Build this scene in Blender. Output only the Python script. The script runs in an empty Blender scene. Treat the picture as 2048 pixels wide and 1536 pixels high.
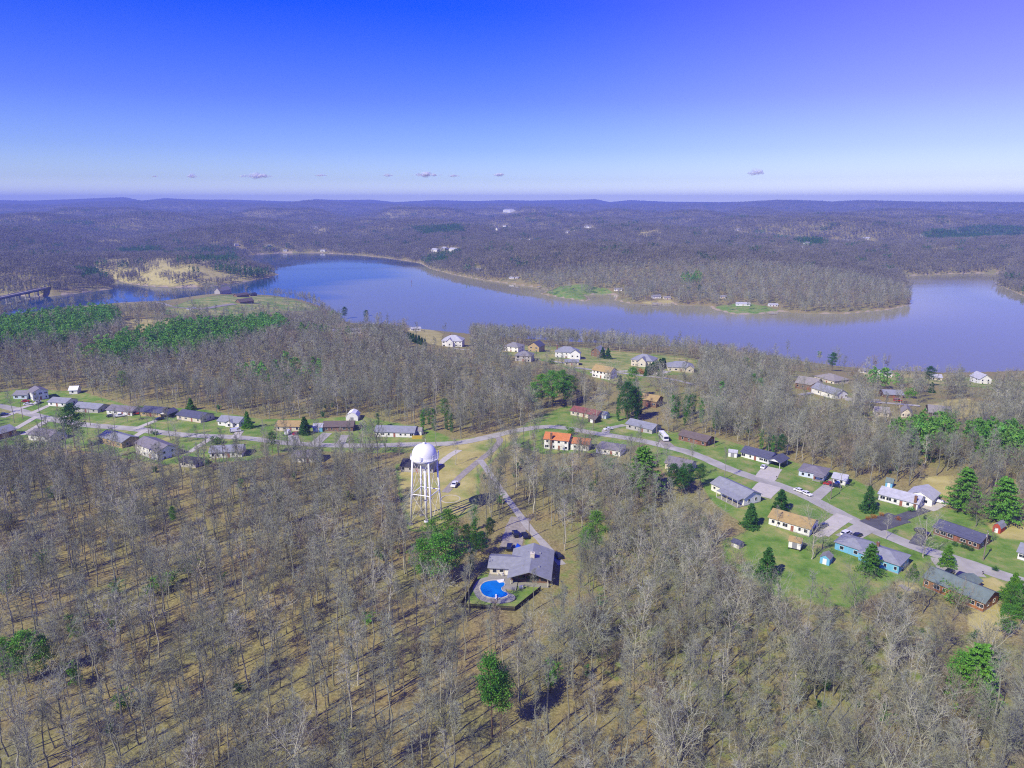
import bpy, math, random
import numpy as np
from math import radians, sin, cos, tan, pi, sqrt, atan2
from mathutils import Vector, Matrix

R = random.Random(7)
RNG = np.random.default_rng(7)
scene = bpy.context.scene
COL = scene.collection

# ------------------------------------------------------------------ camera
F_PX, CX, CY = 1420.0, 1024.0, 768.0          # focal length in photo pixels
PITCH = radians(14.3)
CAMZ = 114.0
cam_d = bpy.data.cameras.new('camera')
cam = bpy.data.objects.new('camera', cam_d)
COL.objects.link(cam)
cam.location = (0, 0, CAMZ)
cam.rotation_euler = (pi / 2 - PITCH, 0, 0)
cam_d.sensor_width = 36.0
cam_d.lens = 36.0 * F_PX / 2048.0
cam_d.clip_start = 1.0
cam_d.clip_end = 120000.0
scene.camera = cam

# ------------------------------------------------------------------ light
SUN_EL = radians(42)
SUN_AZ = radians(45)           # shadows fall towards (+x, +y)
sd = Vector((cos(SUN_AZ) * cos(SUN_EL), sin(SUN_AZ) * cos(SUN_EL), -sin(SUN_EL)))
sun_d = bpy.data.lights.new('sun', 'SUN')
sun_d.energy = 5.0
sun_d.angle = radians(0.5)
sun_d.color = (1.0, 0.93, 0.64)
sun = bpy.data.objects.new('sun', sun_d)
COL.objects.link(sun)
sun.rotation_euler = sd.to_track_quat('-Z', 'Y').to_euler()
sun.location = (-200, -200, 400)

world = bpy.data.worlds.new('World')
scene.world = world
world.use_nodes = True
wn, wl = world.node_tree.nodes, world.node_tree.links
wn.clear()
w_out = wn.new('ShaderNodeOutputWorld')
w_bg = wn.new('ShaderNodeBackground')
w_sky = wn.new('ShaderNodeTexSky')
w_sky.sky_type = 'NISHITA'
w_sky.sun_disc = False
w_sky.sun_elevation = SUN_EL
w_sky.sun_rotation = radians(225)
w_sky.altitude = 300
w_sky.air_density = 1.0
w_sky.dust_density = 0.4
w_sky.ozone_density = 3.0
w_tint = wn.new('ShaderNodeMix')
w_tint.data_type = 'RGBA'
w_tint.blend_type = 'MULTIPLY'
w_tint.inputs[0].default_value = 1.0
w_geo = wn.new('ShaderNodeTexCoord')
w_sep = wn.new('ShaderNodeSeparateXYZ')
w_ramp = wn.new('ShaderNodeValToRGB')
cr = w_ramp.color_ramp
cr.elements[0].position = 0.0
cr.elements[0].color = (2.0, 2.1, 2.2, 1)
cr.elements[1].position = 1.0
cr.elements[1].color = (0.02, 0.26, 3.0, 1)
for p_, c_ in ((0.03, (0.95, 1.05, 1.4)), (0.068, (0.63, 0.75, 1.4)), (0.13, (0.37, 0.48, 1.5)), (0.235, (0.03, 0.26, 1.7)), (0.32, (0.010, 0.21, 1.8))):
    e = cr.elements.new(p_)
    e.color = (*c_, 1)
wl.new(w_geo.outputs['Generated'], w_sep.inputs[0])
wl.new(w_sep.outputs['Z'], w_ramp.inputs[0])
wl.new(w_sky.outputs[0], w_tint.inputs[6])
wl.new(w_ramp.outputs[0], w_tint.inputs[7])
# the sky turns violet towards the right (the side away from the sun)
w_mr = wn.new('ShaderNodeMapRange')
w_mr.interpolation_type = 'SMOOTHSTEP'
w_mr.inputs['From Min'].default_value = -0.1
w_mr.inputs['From Max'].default_value = 0.65
wl.new(w_sep.outputs['X'], w_mr.inputs[0])
w_add = wn.new('ShaderNodeMix')
w_add.data_type = 'RGBA'
w_add.blend_type = 'ADD'
wl.new(w_mr.outputs[0], w_add.inputs[0])
wl.new(w_tint.outputs[2], w_add.inputs[6])
w_add.inputs[7].default_value = (1.6, 0.85, 0.0, 1)
wl.new(w_add.outputs[2], w_bg.inputs[0])
w_bg.inputs[1].default_value = 0.105
wl.new(w_bg.outputs[0], w_out.inputs[0])

scene.view_settings.view_transform = 'Standard'
scene.view_settings.look = 'None'
scene.view_settings.exposure = 0.22
scene.view_settings.gamma = 1.0
scene.render.engine = 'CYCLES'
scene.cycles.use_denoising = False
scene.cycles.filter_width = 1.15
scene.cycles.max_bounces = 5
scene.cycles.diffuse_bounces = 2
scene.cycles.glossy_bounces = 2
scene.cycles.transmission_bounces = 2
scene.cycles.transparent_max_bounces = 48
scene.cycles.volume_bounces = 0
scene.cycles.sample_clamp_indirect = 4.0

# ------------------------------------------------------------------ projection
SP, CP = sin(PITCH), cos(PITCH)

def ray(px, py):
    a = (px - CX) / F_PX
    t = (py - CY) / F_PX
    return np.array([a, CP - t * SP, -SP - t * CP])

def proj(x, y, z):
    dz = z - CAMZ
    f = y * CP - dz * SP
    u = x
    v = -(y * SP + dz * CP)
    return CX + F_PX * u / f, CY + F_PX * v / f, f

def on_plane(px, py, z):
    r = ray(px, py)
    k = (z - CAMZ) / r[2]
    return r[0] * k, r[1] * k

LZ = -32.0
# lake outline in photo pixels, carried to the water plane
NEAR_PX = [(2900, 742), (2400, 745), (2048, 742), (1900, 746), (1780, 741), (1680, 733), (1600, 722), (1520, 708),
           (1420, 698), (1300, 690), (1150, 684), (1000, 674), (880, 662), (780, 652), (720, 648), (680, 642),
           (655, 628), (640, 612), (600, 599), (545, 591), (470, 588), (400, 591), (340, 600), (290, 608),
           (200, 613), (100, 620), (40, 628), (0, 636), (-200, 655), (-500, 670)]
FAR_PX = [(-500, 585), (-150, 588), (0, 590), (60, 592), (104, 592), (140, 588), (190, 582), (226, 577), (218, 566), (212, 559),
          (236, 562), (262, 568), (310, 573), (360, 575), (420, 573), (470, 566), (530, 557), (558, 549),
          (545, 544), (512, 534), (492, 518), (496, 510), (560, 506), (640, 506), (710, 510), (770, 516),
          (840, 526), (862, 538), (905, 549), (960, 559), (1010, 566), (1062, 573), (1096, 580), (1082, 588),
          (1120, 595), (1172, 603), (1182, 598), (1168, 590), (1200, 588), (1235, 590), (1228, 600), (1260, 607),
          (1300, 609), (1345, 606), (1352, 611), (1420, 612), (1424, 618), (1470, 629), (1520, 628), (1560, 623),
          (1620, 628), (1700, 627), (1780, 619), (1822, 609), (1818, 592), (1806, 570), (1800, 552), (1880, 548),
          (1960, 546), (2014, 546), (1998, 560), (1996, 570), (2048, 592), (2300, 615), (2900, 640)]
LAKE = np.array([on_plane(p[0], p[1], LZ) for p in NEAR_PX + FAR_PX])
near_w = np.array([on_plane(p[0], p[1], LZ) for p in NEAR_PX])
NEAR_TH = np.arctan2(near_w[:, 0], near_w[:, 1])
NEAR_D = np.hypot(near_w[:, 0], near_w[:, 1])
_o = np.argsort(NEAR_TH)
NEAR_TH, NEAR_D = NEAR_TH[_o], NEAR_D[_o]

def inside(poly, X, Y):
    poly = np.asarray(poly)
    r = np.zeros(X.shape, bool)
    n = len(poly)
    for i in range(n):
        x0, y0 = poly[i]
        x1, y1 = poly[(i + 1) % n]
        if y0 == y1:
            continue
        c = ((y0 > Y) != (y1 > Y)) & (X < (x1 - x0) * (Y - y0) / (y1 - y0) + x0)
        r ^= c
    return r

def edge_dist(poly, X, Y):
    poly = np.asarray(poly)
    d = np.full(X.shape, 1e18)
    n = len(poly)
    for i in range(n):
        ax, ay = poly[i]
        bx, by = poly[(i + 1) % n]
        vx, vy = bx - ax, by - ay
        L = vx * vx + vy * vy + 1e-9
        t = np.clip(((X - ax) * vx + (Y - ay) * vy) / L, 0, 1)
        d = np.minimum(d, (X - ax - t * vx) ** 2 + (Y - ay - t * vy) ** 2)
    return np.sqrt(d)

def sines(X, Y, wl_, n, seed):
    g = np.random.default_rng(seed)
    s = np.zeros(X.shape)
    for _ in range(n):
        a = g.uniform(0, 2 * pi)
        k = 2 * pi / (wl_ * g.uniform(0.65, 1.5))
        s += np.sin(k * (X * cos(a) + Y * sin(a)) + g.uniform(0, 6.28))
    return s / sqrt(n)

def sstep(a, b, x):
    t = np.clip((x - a) / (b - a), 0, 1)
    return t * t * (3 - 2 * t)

SKY_BACK = [(-900, 401), (0, 400), (60, 401), (150, 398), (250, 394), (285, 401), (330, 396), (400, 399), (470, 399), (560, 402),
            (600, 403), (630, 398), (680, 400), (740, 399), (790, 404), (870, 400), (950, 402), (1010, 400), (1060, 401),
            (1130, 400), (1190, 398), (1220, 404), (1260, 400), (1330, 403), (1440, 404), (1540, 402), (1640, 403), (1800, 405),
            (2048, 406), (2900, 404)]
SKY_FRONT = [(-900, 406), (0, 410), (100, 412), (180, 406), (330, 403), (430, 406), (560, 409), (620, 402), (700, 407), (800, 410), (1000, 409),
             (1250, 410), (1450, 408), (1560, 402), (1640, 404), (1660, 406), (1720, 403), (1850, 406), (2048, 407), (2900, 408)]

def ridge_h(tab, TH, D):
    pxx = CX + F_PX * np.tan(np.clip(TH, -1.0, 1.0)) / CP * 1.0
    yy = np.interp(pxx, [p[0] for p in tab], [p[1] for p in tab])
    el = -(PITCH + np.arctan((yy - CY) / F_PX))
    # perspective: elevation of a pixel off-axis
    el = np.arctan(np.tan(el) * np.cos(np.clip(TH, -1.0, 1.0)))
    return CAMZ + D * np.tan(el)

def H(X, Y):
    X = np.asarray(X, float)
    Y = np.asarray(Y, float)
    sh = X.shape
    X = X.ravel()
    Y = Y.ravel()
    D = np.hypot(X, Y)
    TH = np.arctan2(X, Y)
    z = np.zeros(X.shape)
    ins = np.zeros(X.shape, bool)
    dl = np.full(X.shape, 2000.0)
    m = (D > 250) & (Y > 0) & (D < 9000)
    dl[m] = edge_dist(LAKE, X[m], Y[m])
    ins[m] = inside(LAKE, X[m], Y[m])
    nd = np.interp(TH, NEAR_TH, NEAR_D)
    near = (D < nd) | (np.abs(TH) > NEAR_TH[-1] - 0.01)
    # near side
    k = np.sin(np.clip(dl / 330.0, 0, 1) * pi / 2)
    zn = LZ + 0.5 + 31.5 * k + 0.9 * sines(X, Y, 140, 5, 3) * sstep(60, 200, dl)
    zn += 2.2 * sines(X, Y, 420, 4, 5) * sstep(150, 400, dl) * sstep(120, 500, D)
    # far side
    hill = 0.5 + 0.32 * sines(X, Y, 900, 6, 11)
    zf = LZ + 0.4 + 70 * (1 - np.exp(-dl / 125.0)) * np.clip(hill, 0.16, 1.6)
    zf += (1 - np.exp(-dl / 500)) * sstep(1500, 5000, D) * (40 * np.abs(sines(X, Y, 1500, 6, 12)) + 14 * sines(X, Y, 500, 5, 13))
    zf = np.where(D > 3500, np.minimum(zf, CAMZ - 0.010 * D + 30 * sstep(3500, 7000, D)), zf)
    rf = ridge_h(SKY_FRONT, TH, D)
    rb = ridge_h(SKY_BACK, TH, D)
    wf = np.exp(-((D - 8200) / 1500.0) ** 2)
    wb = np.exp(-((D - 11300) / 1000.0) ** 2)
    tex = 34 * sines(X, Y, 1100, 6, 21) + 14 * sines(X, Y, 420, 6, 22)
    base_f = -10.0
    zm = np.maximum(base_f + (rf - base_f) * wf + tex * wf * (1 - wf) * 2.0, base_f + (rb - base_f) * wb)
    zf = np.where(D > 4300, np.maximum(zf * (1 - sstep(5200, 7600, D)) - 30 * sstep(8500, 9500, D), zm), zf)
    z = np.where(near, zn, zf)
    z = np.where(ins, LZ - 0.4 - np.clip(dl * 0.12, 0, 5), z)
    return z.reshape(sh)

def h1(x, y):
    return float(H(np.array([x]), np.array([y]))[0])

_T = np.concatenate([np.linspace(60, 1500, 1000), np.geomspace(1501, 30000, 900)])

def gp(px, py):
    """ground point under a photo pixel"""
    r = ray(px, py)
    r = r / np.hypot(r[0], r[1])
    z = CAMZ + r[2] * _T
    g = H(r[0] * _T, r[1] * _T)
    b = np.nonzero(z < g)[0]
    if len(b) == 0:
        i = len(_T) - 1
        return Vector((r[0] * _T[i], r[1] * _T[i], g[i]))
    i = b[0]
    if i == 0:
        t = _T[0]
    else:
        a0, a1 = z[i - 1] - g[i - 1], z[i] - g[i]
        t = _T[i - 1] + (_T[i] - _T[i - 1]) * a0 / (a0 - a1)
    x, y = r[0] * t, r[1] * t
    return Vector((x, y, h1(x, y)))

def z_at(x, y, py):
    """height above which a point at (x, y) shows on photo row py"""
    t = (py - CY) / F_PX
    # v/f = t ; v=-(y SP + dz CP), f = y CP - dz SP
    dz = -(y * SP + t * y * CP) / (CP - t * SP)
    return CAMZ + dz

# ------------------------------------------------------------------ materials
MATS = {}

def mat(name, base, rough=0.8, var=0.0, scale=3.0, bump=0.0, bscale=20.0, metal=0.0, spec=0.3, rand=0.0, second=None, coat=0.0):
    if name in MATS:
        return MATS[name]
    m = bpy.data.materials.new(name)
    m.use_nodes = True
    nt = m.node_tree
    n, l = nt.nodes, nt.links
    b = n['Principled BSDF']
    b.inputs['Roughness'].default_value = rough
    b.inputs['Metallic'].default_value = metal
    b.inputs['Specular IOR Level'].default_value = spec
    if coat:
        b.inputs['Coat Weight'].default_value = coat
    base = tuple(base)
    col = None
    if var > 0 or second:
        tc = n.new('ShaderNodeTexCoord')
        ns = n.new('ShaderNodeTexNoise')
        ns.inputs['Scale'].default_value = scale
        ns.inputs['Detail'].default_value = 5
        ns.inputs['Roughness'].default_value = 0.65
        l.new(tc.outputs['Object'], ns.inputs['Vector'])
        rp = n.new('ShaderNodeValToRGB')
        c2 = second if second else tuple(min(1, c * (1 + var)) for c in base)
        c1 = base if second else tuple(c * (1 - var) for c in base)
        rp.color_ramp.elements[0].position = 0.32
        rp.color_ramp.elements[0].color = (*c1, 1)
        rp.color_ramp.elements[1].position = 0.68
        rp.color_ramp.elements[1].color = (*c2, 1)
        l.new(ns.outputs['Fac'], rp.inputs[0])
        col = rp.outputs[0]
    if rand > 0:
        oi = n.new('ShaderNodeObjectInfo')
        mr = n.new('ShaderNodeMapRange')
        mr.inputs['To Min'].default_value = 1 - rand
        mr.inputs['To Max'].default_value = 1 + rand
        l.new(oi.outputs['Random'], mr.inputs[0])
        hs = n.new('ShaderNodeHueSaturation')
        hr = n.new('ShaderNodeMapRange')
        hr.inputs['To Min'].default_value = 0.5 - rand * 0.05
        hr.inputs['To Max'].default_value = 0.5 + rand * 0.05
        wn_ = n.new('ShaderNodeTexWhiteNoise')
        wn_.noise_dimensions = '1D'
        l.new(oi.outputs['Random'], wn_.inputs['W'])
        l.new(wn_.outputs['Value'], hr.inputs[0])
        l.new(hr.outputs[0], hs.inputs['Hue'])
        l.new(mr.outputs[0], hs.inputs['Value'])
        if col:
            l.new(col, hs.inputs['Color'])
        else:
            hs.inputs['Color'].default_value = (*base, 1)
        col = hs.outputs[0]
    if col:
        l.new(col, b.inputs['Base Color'])
    else:
        b.inputs['Base Color'].default_value = (*base, 1)
    if bump > 0:
        tc2 = n.new('ShaderNodeTexCoord')
        n2 = n.new('ShaderNodeTexNoise')
        n2.inputs['Scale'].default_value = bscale
        n2.inputs['Detail'].default_value = 4
        bp = n.new('ShaderNodeBump')
        bp.inputs['Strength'].default_value = bump
        bp.inputs['Distance'].default_value = 0.05
        l.new(tc2.outputs['Object'], n2.inputs['Vector'])
        l.new(n2.outputs['Fac'], bp.inputs['Height'])
        l.new(bp.outputs[0], b.inputs['Normal'])
    MATS[name] = m
    return m

def siding(name, base, step=0.22, brick=False):
    """board siding or brick wall: relief from a wave / brick texture"""
    if name in MATS:
        return MATS[name]
    m = mat(name, base, 0.75, 0.10, 0.8)
    n, l = m.node_tree.nodes, m.node_tree.links
    b = n['Principled BSDF']
    tc = n.new('ShaderNodeTexCoord')
    bp = n.new('ShaderNodeBump')
    bp.inputs['Strength'].default_value = 0.5
    bp.inputs['Distance'].default_value = 0.03
    wv = n.new('ShaderNodeTexWave')
    wv.bands_direction = 'Z'
    wv.wave_profile = 'SAW'
    wv.inputs['Scale'].default_value = 0.31 / (step if not brick else 0.08)
    l.new(tc.outputs['Object'], wv.inputs['Vector'])
    l.new(wv.outputs['Fac'], bp.inputs['Height'])
    l.new(bp.outputs[0], b.inputs['Normal'])
    return m

def leafy(name, base, second, rand=0.25, trans=0.25):
    """foliage: diffuse with some light coming through"""
    m = mat(name, base, 0.7, 0.0, 0.9, rand=rand, second=second, spec=0.2)
    n, l = m.node_tree.nodes, m.node_tree.links
    b = n['Principled BSDF']
    out = [x for x in n if x.type == 'OUTPUT_MATERIAL'][0]
    tr = n.new('ShaderNodeBsdfTranslucent')
    mx = n.new('ShaderNodeMixShader')
    mx.inputs[0].default_value = trans
    src = b.inputs['Base Color'].links[0].from_socket
    l.new(src, tr.inputs['Color'])
    l.new(b.outputs[0], mx.inputs[1])
    l.new(tr.outputs[0], mx.inputs[2])
    l.new(mx.outputs[0], out.inputs[0])
    return m

BARK = mat('bark', (0.235, 0.235, 0.175), 0.9, 0.35, 1.2, rand=0.32)
BARK_PALE = mat('bark_pale', (0.42, 0.40, 0.31), 0.9, 0.3, 1.2, rand=0.2)
TWIG = mat('twig', (0.25, 0.262, 0.185), 0.9, 0.2, 0.3, rand=0.32)
TWIG_PALE = mat('twig_pale', (0.37, 0.37, 0.27), 0.9, 0.2, 0.3, rand=0.2)
TWIG_RED = mat('twig_red', (0.26, 0.22, 0.15), 0.9, 0.2, 0.3, rand=0.3)
FARWOOD = mat('far_wood', (0.19, 0.18, 0.14), 0.95, 0.25, 0.02, rand=0.3)
PINE_BARK = mat('pine_bark', (0.16, 0.11, 0.075), 0.9, 0.3, 1.5)
NEEDLE = leafy('needles', (0.085, 0.235, 0.028), (0.145, 0.355, 0.045))
NEEDLE_DARK = leafy('needles_dark', (0.03, 0.105, 0.02), (0.06, 0.185, 0.035))
NEEDLE_BLUE = leafy('needles_dull', (0.06, 0.165, 0.045), (0.10, 0.24, 0.065))
IVY = leafy('ivy_leaves', (0.045, 0.17, 0.015), (0.10, 0.30, 0.03))
UNDER = leafy('understory_leaves', (0.085, 0.25, 0.03), (0.14, 0.35, 0.05))
STAND = leafy('stand_needles', (0.13, 0.32, 0.05), (0.20, 0.44, 0.08), 0.3, 0.35)
BUSH = leafy('bush_leaves', (0.075, 0.24, 0.02), (0.14, 0.36, 0.03))
RUST = leafy('dry_leaves', (0.32, 0.14, 0.03), (0.45, 0.22, 0.05))

GLASS = mat('window_glass', (0.02, 0.025, 0.035), 0.08, spec=0.6)
TRIM = mat('white_trim', (0.78, 0.77, 0.74), 0.6)
CONCRETE = mat('concrete', (0.29, 0.28, 0.245), 0.9, 0.12, 0.6, 0.2, 6)
STEEL_WHITE = mat('white_tank_paint', (0.80, 0.80, 0.79), 0.35, 0.03, 0.5, spec=0.5)

# ------------------------------------------------------------------ mesh helpers
class MB:
    """collects faces for one mesh"""
    def __init__(self):
        self.v = []
        self.f = []
        self.mi = []

    def add(self, vs, fs, mi=0):
        o = len(self.v)
        self.v.extend(vs)
        for f in fs:
            self.f.append(tuple(i + o for i in f))
            self.mi.append(mi)

    def box(self, c, s, rz=0.0, mi=0, taper=1.0):
        x, y, z = s[0] / 2, s[1] / 2, s[2] / 2
        vs = []
        ca, sa = cos(rz), sin(rz)
        for dz, k in ((-z, 1.0), (z, taper)):
            for dx, dy in ((-x, -y), (x, -y), (x, y), (-x, y)):
                dx *= k
                dy *= k
                vs.append((c[0] + dx * ca - dy * sa, c[1] + dx * sa + dy * ca, c[2] + dz))
        self.add(vs, [(0, 3, 2, 1), (4, 5, 6, 7), (0, 1, 5, 4), (1, 2, 6, 5), (2, 3, 7, 6), (3, 0, 4, 7)], mi)

    def tube(self, pts, rad, n=6, mi=0, cap=True):
        pts = [Vector(p) for p in pts]
        if not hasattr(rad, '__len__'):
            rad = [rad] * len(pts)
        o = len(self.v)
        for i, p in enumerate(pts):
            d = (pts[min(i + 1, len(pts) - 1)] - pts[max(i - 1, 0)])
            if d.length < 1e-6:
                d = Vector((0, 0, 1))
            d.normalize()
            a = d.orthogonal().normalized() if abs(d.z) < 0.95 else Vector((1, 0, 0))
            a = (a - d * a.dot(d)).normalized()
            b = d.cross(a)
            for k in range(n):
                t = 2 * pi * k / n
                q = p + (a * cos(t) + b * sin(t)) * rad[i]
                self.v.append((q.x, q.y, q.z))
        for i in range(len(pts) - 1):
            for k in range(n):
                k2 = (k + 1) % n
                self.f.append((o + i * n + k, o + i * n + k2, o + (i + 1) * n + k2, o + (i + 1) * n + k))
                self.mi.append(mi)
        if cap:
            self.f.append(tuple(o + k for k in reversed(range(n))))
            self.f.append(tuple(o + (len(pts) - 1) * n + k for k in range(n)))
            self.mi += [mi, mi]

    def lathe(self, prof, n=32, c=(0, 0), mi=0):
        o = len(self.v)
        for r, z in prof:
            for k in range(n):
                t = 2 * pi * k / n
                self.v.append((c[0] + r * cos(t), c[1] + r * sin(t), z))
        for i in range(len(prof) - 1):
            for k in range(n):
                k2 = (k + 1) % n
                self.f.append((o + i * n + k, o + i * n + k2, o + (i + 1) * n + k2, o + (i + 1) * n + k))
                self.mi.append(mi)

    def mesh(self, name, mats, smooth=False):
        me = bpy.data.meshes.new(name)
        me.from_pydata(self.v, [], self.f)
        for m in (mats if isinstance(mats, (list, tuple)) else [mats]):
            me.materials.append(m)
        if any(self.mi):
            me.polygons.foreach_set('material_index', self.mi)
        if smooth:
            me.polygons.foreach_set('use_smooth', [True] * len(me.polygons))
        me.update()
        return me

    def obj(self, name, mats, parent=None, smooth=False, loc=None, rz=None):
        o = bpy.data.objects.new(name, self.mesh(name, mats, smooth))
        COL.objects.link(o)
        if parent is not None:
            o.parent = parent
        if loc is not None:
            o.location = loc
        if rz is not None:
            o.rotation_euler = (0, 0, rz)
        return o

def tag(o, label, cat, group=None):
    o['label'] = label
    o['category'] = cat
    if group:
        o['group'] = group
    return o

def struct(o):
    o['kind'] = 'structure'
    return o

def empty(name, loc, rz=0.0, label=None, cat=None, group=None):
    o = bpy.data.objects.new(name, None)
    COL.objects.link(o)
    o.empty_display_size = 0.5
    o.location = loc
    o.rotation_euler = (0, 0, rz)
    if label:
        tag(o, label, cat, group)
    return o

def link_mesh(name, me, parent=None, loc=None, rz=None, sc=None):
    o = bpy.data.objects.new(name, me)
    COL.objects.link(o)
    if parent is not None:
        o.parent = parent
    if loc is not None:
        o.location = loc
    if rz is not None:
        o.rotation_euler = (0, 0, rz)
    if sc is not None:
        o.scale = (sc, sc, sc) if not hasattr(sc, '__len__') else sc
    return o

# ------------------------------------------------------------------ photo regions (pixels)
LAWN = {   # green or mixed yards: polygon, straw share
    'left_yards': ([(-60, 792), (60, 777), (160, 782), (260, 812), (420, 820), (520, 838), (620, 838), (720, 832), (850, 855), (900, 875),
                    (880, 905), (800, 905), (640, 902), (560, 905), (500, 922), (410, 926), (330, 930), (260, 918), (180, 903), (100, 893), (-60, 905)], 0.36),
    'tower_lawn': ([(790, 930), (860, 903), (900, 880), (985, 872), (1060, 862), (1000, 905), (960, 950), (955, 1015), (900, 1045), (870, 1064), (815, 1062), (800, 1000)], 0.6),
    'pool_lawn': ([(925, 1212), (958, 1150), (985, 1130), (1100, 1160), (1078, 1178), (1050, 1200), (1030, 1215)], 0.0),
    'house_side': ([(1045, 1085), (1075, 1065), (1105, 1110), (1085, 1115)], 0.6),
    'cul_de_sac_yards': ([(1060, 840), (1130, 812), (1200, 820), (1320, 850), (1300, 885), (1200, 905), (1085, 908), (1010, 885)], 0.36),
    'right_yards': ([(1290, 858), (1430, 875), (1500, 895), (1590, 925), (1680, 945), (1760, 985), (1850, 1010), (1960, 1030), (2060, 1080), (2060, 1150),
                     (2010, 1190), (1960, 1215), (1840, 1175), (1800, 1160), (1700, 1215), (1560, 1200), (1450, 1120), (1445, 1080), (1500, 1060),
                     (1420, 1000), (1400, 960), (1330, 950), (1300, 910)], 0.30),
    'shore_yards': ([(1000, 690), (1160, 695), (1400, 722), (1400, 748), (1310, 752), (1230, 768), (1160, 745), (1100, 725), (1000, 708)], 0.5),
    'big_field': ([(330, 618), (380, 600), (450, 590), (560, 594), (650, 622), (560, 622), (480, 632), (330, 628)], 0.46),
    'cove_field': ([(1090, 585), (1120, 572), (1160, 568), (1215, 578), (1232, 588), (1168, 590), (1174, 602), (1120, 595)], 0.2),
    'point_lawn': ([(1424, 614), (1480, 606), (1530, 612), (1560, 622), (1520, 628), (1470, 629)], 0.1),
    'wood_grass': ([(1130, 985), (1300, 1000), (1450, 1090), (1560, 1200), (1800, 1220), (2080, 1290), (2080, 1560), (1400, 1560), (1150, 1300), (1080, 1230), (1120, 1120)], 0.0),
    'glade_grass': ([(1300, 700), (1600, 740), (1850, 850), (1700, 930), (1450, 860), (1250, 790)], 0.0),
    'right_shore_yards': ([(1720, 745), (1860, 748), (2060, 765), (2060, 800), (1960, 775), (1800, 765), (1700, 755)], 0.5),
}
STRAW = {
    'straw_patch': ([(1850, 815), (1900, 800), (1935, 797), (1998, 822), (1960, 838), (1920, 835)], 1),
    'hay_yard': ([(1845, 955), (1918, 950), (1905, 1000), (1860, 985), (1845, 975)], 1),
    'barn_yard': ([(1960, 1040), (2060, 1055), (2060, 1085), (2000, 1075)], 1),
    'low_yard': ([(1790, 1160), (1840, 1165), (1845, 1180), (1800, 1190)], 1),
    'corner_yard': ([(1930, 1225), (1990, 1205), (2020, 1235), (1990, 1290), (1945, 1275)], 1),
    'front_strip': ([(1945, 1160), (1990, 1155), (2015, 1175), (1985, 1195)], 1),
    'hill_field': ([(240, 640), (300, 638), (345, 640), (330, 652), (285, 662), (240, 650)], 1),
    'pasture': ([(188, 524), (350, 512), (490, 522), (540, 548), (480, 562), (390, 573), (330, 574), (262, 567), (222, 555), (190, 540)], 1),
    'far_field': ([(180, 482), (250, 478), (275, 486), (225, 492), (200, 492)], 1),
    'mansion_lawn': ([(815, 660), (860, 658), (885, 668), (882, 692), (840, 682)], 1),
    'far_clearing': ([(590, 470), (640, 456), (660, 457), (610, 474)], 1),
    'far_bank': ([(1500, 497), (1560, 492), (1600, 500), (1540, 506)], 1),
    'far_bank_b': ([(1830, 500), (1900, 492), (1930, 500), (1870, 508)], 1),
    'pasture_a': ([(560, 476), (600, 466), (625, 470), (590, 482)], 1),
    'pasture_b': ([(1150, 462), (1185, 452), (1205, 456), (1180, 466)], 1),
    'pasture_c': ([(1270, 468), (1310, 460), (1325, 466), (1290, 474)], 1),
    'pasture_d': ([(1690, 490), (1735, 478), (1760, 484), (1710, 496)], 1),
    'pasture_e': ([(1925, 474), (1970, 464), (1985, 472), (1940, 482)], 1),
    'pasture_f': ([(30, 496), (90, 486), (130, 492), (60, 502)], 1),
    'shore_bank': ([(1700, 744), (1900, 749), (1900, 757), (1720, 752)], 1),
    'cove_sand': ([(1270, 608), (1340, 600), (1352, 606), (1300, 610)], 1),
}
LAWN_W = {k: ([gp(*p)[:2] for p in v[0]], v[1]) for k, v in LAWN.items()}
STRAW_W = {k: ([gp(*p)[:2] for p in v[0]], v[1]) for k, v in STRAW.items()}

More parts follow.
